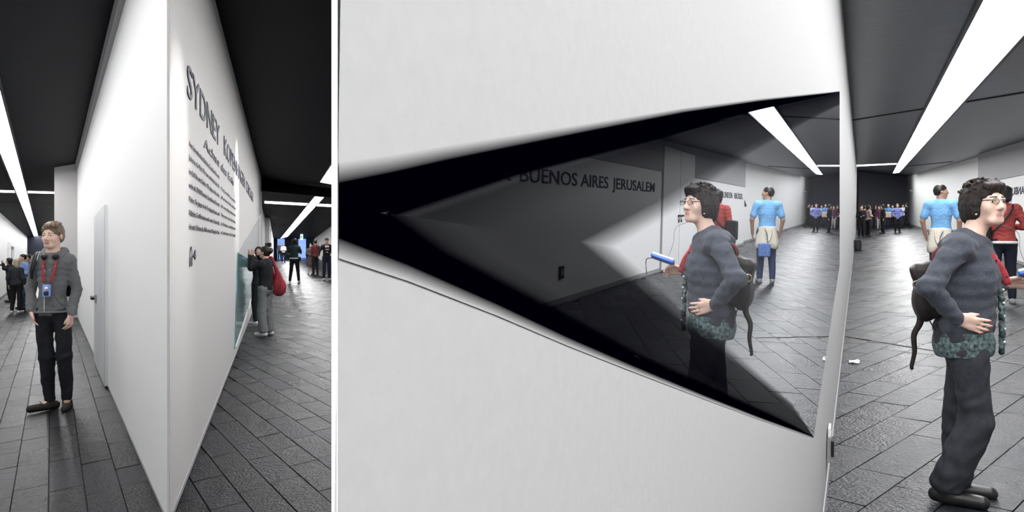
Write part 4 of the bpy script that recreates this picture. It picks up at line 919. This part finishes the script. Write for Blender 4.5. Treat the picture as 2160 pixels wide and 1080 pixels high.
hph = rooted('headphones', 'black headphones worn around the neck of the young man in the hoodie', 'headphones', M_)
tube('headband', [nk+V3(.058, .075, -.018), nk+V3(.082, .01, .02), nk+V3(.05, -.07, .045), nk+V3(-.05, -.07, .045), nk+V3(-.082, .01, .02), nk+V3(-.05, .08, -.018)], .0065, blackp, hph)
for sx in (-1, 1):
    c = nk+V3(sx*.05, .098, -.028); sdf_mesh('ear_cup', [cap(c, c+V3(-sx*.006, .014, 0), .028, .024, .006, (0, 1, 0), 1.6)], .004, blackp, hph); sdf_mesh('ear_pad', [cap(c-V3(0, .010, 0), c-V3(0, .006, 0), .026, k=.006, fl=(0, 1, 0), ff=1.6)], .004, dj, hph)
bs = rooted('backpack', 'black backpack worn by the young man in the hoodie, mostly hidden behind him', 'backpack', M_)
tube('shoulder_strap', [(.115, -.10, 1.42), (.125, -.05, 1.52), (.130, .03, 1.515), (.135, .085, 1.45), (.150, .10, 1.36), (.165, .06, 1.28)], .008, blackp, bs, flat=(2.6, (.2, 1, .6)))
sdf_mesh('bag_body', [bxs((.0, -.19, 1.26), (.10, .045, .15), .03, .02)], .012, blk, bs)
tube('strap_edge', [(.100, -.05, 1.533), (.106, .03, 1.528), (.112, .088, 1.45)], .003, white_c, bs, n=6)
for sx, k_ in ((1, 'r'), (-1, 'l')):
    an = J[k_+'_an']; ty = MP[k_+'_toe']; d = V3(math.sin(ty), math.cos(ty), 0); tube('shoe_lace', [an+d*.07+V3(-d[1]*.02, d[0]*.02, -.010), an+d*.085+V3(0, 0, .0), an+d*.07+V3(d[1]*.02, -d[0]*.02, -.010)], .004, mat('tan_lace', (.3, .25, .2), .6), M_, n=6)
# ------------------------------------------------------------ man in the blue tee shirt, woman in red
base = floor_pt(1985, 613)
root, J, R, s, _ = person('man in light blue tee shirt seen from behind, cream jacket around his waist', base, heading_of(1985, 8), 1.77,
    dict(skin=skin_b, top=C('light_blue_cotton', (.17, .38, .66), var=.10), top_name='tee_shirt', sleeve='short', hem=.96, top_g=-.002, bottom=jean, shoes=gsh, hair=('crop', hair_d), wrinkle=.004),
    dict(yaw=72, sh=(.185, -.01, 1.43), r_el=(.265, -.02, 1.15), l_el=(-.265, -.02, 1.15), r_wr=(.245, .05, .90), l_wr=(-.235, .05, .92)), h=.012, fingers=True)
cream = C('cream_jacket_cloth', (.62, .58, .50), var=.1); pe = J['pelvis']
jk = rooted('tied_jacket', 'cream jacket knotted around the waist of the man in the light blue tee shirt', 'jacket', root)
sdf_mesh('jacket_body', [cap(pe+V3(0, -.02, .06), pe+V3(0, -.05, -.22), .165, .195, .03, (0, 1, 0), 1.3), clip((0, 0, pe[2]-.30), (0, .0, -1)), clip((0, 0, pe[2]+.10), (0, 0, 1)), clip((0, .07, 0), (0, 1, 0))], .014, cream, jk, disp=lambda X, Y, Z: .012*noise3(X, Y, Z*.2, 32, 3))
tube('sleeve', [pe+V3(-.16, .05, .08), pe+V3(-.07, .17, .07), pe+V3(.02, .18, .05), pe+V3(.03, .185, -.10), pe+V3(.05, .17, -.22)], .03, cream, jk); tube('sleeve', [pe+V3(.16, .05, .08), pe+V3(.07, .17, .06), pe+V3(-.02, .18, .04), pe+V3(-.04, .185, -.12)], .03, cream, jk)
tube('waist_loop', [pe+V3(-.06, -.16, .08), pe+V3(-.05, -.19, -.06), pe+V3(-.02, -.20, -.15), pe+V3(.02, -.20, -.13), pe+V3(.03, -.18, .08)], .014, cream, jk)
bq = rooted('shoulder_bag', 'blue patterned cloth bag hanging behind the man in the light blue tee shirt', 'bag', root)
sdf_mesh('bag_body', [bxs(pe+V3(.06, -.20, -.33), (.09, .02, .11), .015, .01)], .014, C('blue_pattern_cloth', (.06, .12, .30), 'print'), bq); tube('bag_strap', [pe+V3(.0, -.20, -.22), pe+V3(.02, -.22, -.05), pe+V3(.06, -.19, .05)], .006, jean, bq)
base = floor_pt(2116, 640)
root, J, R, s, _ = person('woman in red long-sleeved top behind the woman in the grey cardigan', base, heading_of(2116, -12), 1.63,
    dict(fem=True, skin=skin_b, top=C('brick_red_jersey', (.30, .050, .045)), hem=.93, bottom=C('dark_navy_jeans', (.010, .012, .025)), shoes=gsh, hair=('big', hair_d), wrinkle=.006),
    dict(yaw=-25, sh=(.17, -.01, 1.42), r_el=(.28, -.03, 1.16), r_wr=(.17, .19, 1.15), l_wr=(-.15, .2, 1.05)), h=.011, fingers=True)
pe = J['pelvis']
tube('white_hem', [(.165*math.cos(a), .135*math.sin(a), .855) for a in [2*math.pi*k/14 for k in range(15)]], .02, white_c, root, flat=(.8, (0, 0, 1)))
sb = rooted('shoulder_bag', 'black cross-body bag on the woman in the red top', 'bag', root)
tube('bag_strap', [(.10, .10, 1.37), (.105, .0, 1.39), (.085, -.10, 1.33), (-.02, -.145, 1.16), (-.13, -.135, 1.02), (-.2, -.07, .95)], .008, blackp, sb, flat=(1.8, (0, -1, .3)))
sdf_mesh('bag_body', [bxs((-.25, -.03, .98), (.05, .10, .13), .03, .02)], .014, blk, sb)
# ------------------------------------------------------------ far crowd, right hall
RAISE = dict(r_el=(.24, .16, 1.33), r_wr=(.09, .22, 1.56), l_el=(-.24, .16, 1.33), l_wr=(-.09, .22, 1.56), r_hand=(-.1, .1, 1), l_hand=(.1, .1, 1))
FOLD = dict(r_el=(.22, .0, 1.14), r_wr=(-.02, .2, 1.18), l_el=(-.22, .0, 1.14), l_wr=(.02, .2, 1.12))
HIPS = dict(r_el=(.34, -.08, 1.18), r_wr=(.19, .02, 1.0), l_el=(-.34, -.08, 1.18), l_wr=(-.19, .02, 1.0), r_hand=(-.5, .6, -.3), l_hand=(.5, .6, -.3))
STRIDE = dict(r_kn=(.10, .18, .52), r_an=(.11, .28, .09), l_kn=(-.10, -.10, .50), l_an=(-.11, -.32, .10))
GR = 'visitors gathered at the far end of the right hall'
crowd = [
 (1817, 501, 433, 170, dict(top=blk, bottom=blk, hair=('crop', hair_d)), FOLD, 'man in black with his back bent, nearest the mirror wall in the far crowd'),
 (1823, 498, 434, 20, dict(top=dj, bottom=C('navy_trouser_cloth', (.02, .022, .035)), hair=('short', hair_d)), {}, 'man in dark jacket seen from behind, second from the mirror wall in the far crowd'),
 (1832, 499, 433, 60, dict(fem=True, top=C('rose_beige_top', (.36, .26, .25)), bottom=blk, hair=('long', hair_b)), FOLD, 'woman in pinkish beige top with long brown hair and black trousers in the far crowd'),
 (1847, 483, 433, 180, dict(fem=True, top=blk, bottom=blk, hair=('big', hair_d)), FOLD, 'dark haired woman all in black standing farthest back in the far crowd'),
 (1855, 485, 434, 200, dict(fem=True, top=pinkc, bottom=C('grey_pattern_leggings', (.30, .29, .28), 'print'), hair=('long', hair_b), hem=.75), {}, 'woman in plum top and pale patterned leggings in the far crowd'),
 (1862, 493, 432, 250, dict(top=blk, bottom=blk, hair=('big', hair_d)), {}, 'person in black with a beige shoulder bag in the far crowd'),
 (1874, 481, 431, 190, dict(fem=True, top=brt, bottom=C('navy_trouser_cloth', (1, 1, 1)), hair=('short', hair_y)), {}, 'blond woman in bright blue top in the far crowd'),
 (1883, 480, 433, 185, dict(fem=True, top=C('pale_grey_top', (.55, .55, .55)), bottom=blk, hair=('short', hair_l)), FOLD, 'woman in pale grey top standing behind the blond woman in blue'),
 (1893, 490, 430, 175, dict(fem=True, top=blprint, bottom=blk, hair=('long', hair_l), hem=.80), HIPS, 'woman in blue and white patterned blouse with hands on hips in the far crowd'),
 (1905, 480, 431, 180, dict(top=white_c, bottom=dj, hair=('short', hair_d)), {}, 'person in white shirt half hidden by the striding man by the right wall'),
 (1913, 481, 429, 290, dict(top=blk, bottom=blk, hair=('crop', hair_b)), dict(FOLD, **STRIDE), 'man in black leaning mid-stride by the bright right wall, last of the far crowd'),
]
shw = {'blk': bsh}
for i, (px, fy, ty, rel, sp_, po, lab) in enumerate(crowd):
    b, H = place(px, fy, ty); H = min(H, 1.86)
    sp_ = dict(dict(skin=skin_a, shoes=bsh), **sp_)
    rt = person(lab, b, heading_of(px, rel), H, sp_, po, h=.024, group=GR)[0]
    if i == 5:
        bg = rooted('shoulder_bag', 'beige shoulder bag hanging from the person in black in the far crowd', 'bag', rt)
        sdf_mesh('bag_body', [bxs((.05, -.26, 1.02), (.05, .14, .12), .03, .02)], .025, beige, bg); tube('bag_strap', [(.05, -.22, 1.12), (.10, -.06, 1.45), (.06, .08, 1.35)], .012, beige, bg)
# ------------------------------------------------------------ left hall group
GL = 'visitors standing in the left hall behind the young man'
left = [
 (20, 637, 545, 265, dict(top=blk, bottom=blk, hair=('big', hair_d)), RAISE, 'photographer in black raising a camera at the far left of the left hall', .018),
 (34, 660, 546, 30, dict(fem=True, top=dj, bottom=blk, hair=('long', hair_y), shoes=wsh), dict(yaw=-40), 'woman with blond hair, dark jacket and white sneakers in the left hall', .014),
 (49, 652, 536, 235, dict(top=lblue, bottom=jean, hair=('crop', hair_d)), dict(FOLD, yaw=20), 'man in light blue sweater and jeans in the left hall', .014),
 (59, 641, 537, 215, dict(top=dj, bottom=blk, hair=('short', hair_d)), FOLD, 'man in dark jacket facing the camera between the blue sweater and the hoodie', .016),
 (66, 625, 538, 190, dict(fem=True, top=blk, bottom=dj, hair=('bob', hair_b)), {}, 'farthest visitor in black just left of the young man in the hoodie', .02),
 (150, 634, 532, 10, dict(top=maroon, bottom=blk, hair=('short', hair_d)), dict(yaw=15), 'visitor in dark red with dark hair peeping out between hoodie and prow wall', .018),
]
for px, fy, ty, rel, sp_, po, lab, h_ in left:
    b, H = place(px, fy, ty); sp_ = dict(dict(skin=skin_a, shoes=bsh), **sp_)
    rt = person(lab, b, heading_of(px, rel), H, sp_, po, h=h_, group=GL)[0]
    if px == 20:
        cmr = rooted('camera', 'black camera held up by the photographer at the far left', 'camera', rt)
        sdf_mesh('camera_body', [bxs((0, .19, 1.50*H/1.75), (.06, .02, .035), .01, .01)], .012, blackp, cmr); sdf_mesh('lens', [cap((0, .21, 1.49*H/1.75), (0, .28, 1.49*H/1.75), .028, k=.01)], .01, blackp, cmr)
        bpk = rooted('backpack', 'black backpack on the photographer at the far left', 'backpack', rt)
        sdf_mesh('bag_body', [bxs((0, -.20, 1.15), (.11, .05, .16), .03, .02)], .02, blk, bpk); tube('shoulder_strap', [(.1, -.15, 1.25), (.11, -.03, 1.42), (.1, .1, 1.28)], .014, blk, bpk)
# ------------------------------------------------------------ middle hall
base, H = place(560, 707, 520)
root, J, R, s, _ = person('woman in grey trousers with a red shoulder bag, photographing by the prow wall', base, heading_of(560, 305), H,
    dict(fem=True, skin=skin_a, top=blk, hem=.90, bottom=grey_c, flare=.03, shoes=wsh, hair=('bun', hair_b), wrinkle_b=.006), dict(RAISE, pitch=-2, sh=(.165, 0, 1.41), yaw=-8), h=.010, fingers=True, fat=.93)
cmr = rooted('camera', 'small camera with a bright screen held up by the woman with the red bag', 'camera', root)
sdf_mesh('camera_body', [bxs((0, .235, 1.57*s), (.045, .010, .028), .006, .005)], .006, blackp, cmr)
sdf_mesh('screen', [bxs((0, .217, 1.57*s), (.028, .002, .018), .002, .002)], .004, mat('lit_screen', (.45, .6, 1), .3, emit=1.6, var=.1), cmr)
rb = rooted('shoulder_bag', 'slouchy red shoulder bag hanging on the woman in grey trousers', 'bag', root)
redbag = C('coral_red_bag_cloth', (.28, .030, .040), var=.25)
bc = V3(.16, -.14, 1.0*s)
sdf_mesh('bag_body', [ell(bc-V3(0, 0, .06), (.07, .145, .14), .05), cap(bc+V3(0, -.01, .02), bc+V3(-.01, .04, .26), .10, .028, .06, (1, 0, 0), 2.0)], .010, redbag, rb, disp=lambda X, Y, Z: .010*noise3(X, Y*1.2, Z*.4, 30, 5))
tube('bag_strap', [bc+V3(-.01, .04, .22), bc+V3(-.03, .08, .36), bc+V3(-.02, .13, .43), bc+V3(.0, .17, .38), bc+V3(.02, .12, .15), bc+V3(.02, .10, .02)], .016, redbag, rb, flat=(1.8, (1, 0, 0)))
base, H = place(546, 684, 521)
root, J, R, s, _ = person('visitor all in black raising a phone against the prow wall beside the red bag woman', base, heading_of(546, 320), H, dict(fem=True, skin=skin_a, top=blk, hem=.88, bottom=blk, shoes=wsh, hair=('bob', hair_d)), dict(RAISE), h=.011, fingers=True, fat=.9)
GM = 'visitors standing in the middle hall'
mid = [
 (621, 597, 504, 8, dict(top=green, sleeve='short', bottom=blk, hair=('big', hair_d), shoes=wsh), dict(r_el=(.24, .12, 1.18), r_wr=(.08, .26, 1.25), l_el=(-.24, .12, 1.18), l_wr=(-.08, .26, 1.25), l_an=(-.17, -.02, .09), r_an=(.17, .02, .09), l_kn=(-.13, .02, .5), r_kn=(.13, .02, .5)), 'photographer in dark green tee shirt seen from behind with feet apart', .014),
 (655, 579, 514, 175, dict(fem=True, top=flower, bottom=flower, kind='skirt', hair=('long', hair_d)), FOLD, 'woman in dark floral dress beside the man in maroon', .018),
 (665, 581, 506, 330, dict(top=maroon, bottom=blk, hair=('short', hair_d)), FOLD, 'man in maroon top talking with the woman in the floral dress', .016),
 (689, 591, 502, 172, dict(top=blk, bottom=C('dark_denim', (.02, .025, .045)), hair=('cap', dj), shoes=wsh), dict(r_el=(.30, .0, 1.20), r_wr=(.34, .12, 1.02)), 'man in cap and black printed sweatshirt walking at the right of the middle hall', .013),
 (590, 549, 512, 180, dict(top=C('grey_green_top', (.06, .08, .09)), bottom=blk, hair=('crop', hair_d)), {}, 'dark clothed visitor in front of the blue lit window, left of two', .03),
 (598, 553, 514, 175, dict(fem=True, top=white_c, bottom=blk, hair=('bob', hair_d)), FOLD, 'visitor in white top walking in front of the blue lit window', .028),
]
for px, fy, ty, rel, sp_, po, lab, h_ in mid:
    b, H = place(px, fy, ty); sp_ = dict(dict(skin=skin_a, shoes=bsh), **sp_)
    rt, J, R, s, _ = person(lab, b, heading_of(px, rel), min(H, 1.9), sp_, po, h=h_, group=GM)
    if px == 689: # print on the sweatshirt
        pm = mat('white_print', (.7, .7, .7), .7); pr_ = mat('red_print', (.5, .05, .05), .7)
        for dx, dz, w_, hh, m_ in ((-.05, .17, .016, .045, pm), (-.01, .17, .016, .045, pm), (.045, .17, .03, .045, pm), (0, .08, .09, .012, pr_), (0, .05, .07, .012, pm), (0, -.05, .05, .010, pm)):
            c = J['chest']+V3(dx, .128-abs(dz)*.04, dz-.04); sdf_mesh('chest_print', [bxs(c, (w_*.8, .006, hh*.8), .004, .002)], .008, m_, rt)
    if px == 621:
        wbg = rooted('waist_bag', 'small black and white waist bag on the photographer in dark green', 'bag', rt)
        tube('belt', [(.165*math.cos(a), .125*math.sin(a), .985*s) for a in [2*math.pi*k/12 for k in range(13)]], .018, white_c, wbg, flat=(.6, (0, 0, 1))); sdf_mesh('pouch', [bxs((.17, .02, .95*s), (.035, .07, .06), .02, .02)], .016, blk, wbg)
print('DONE')
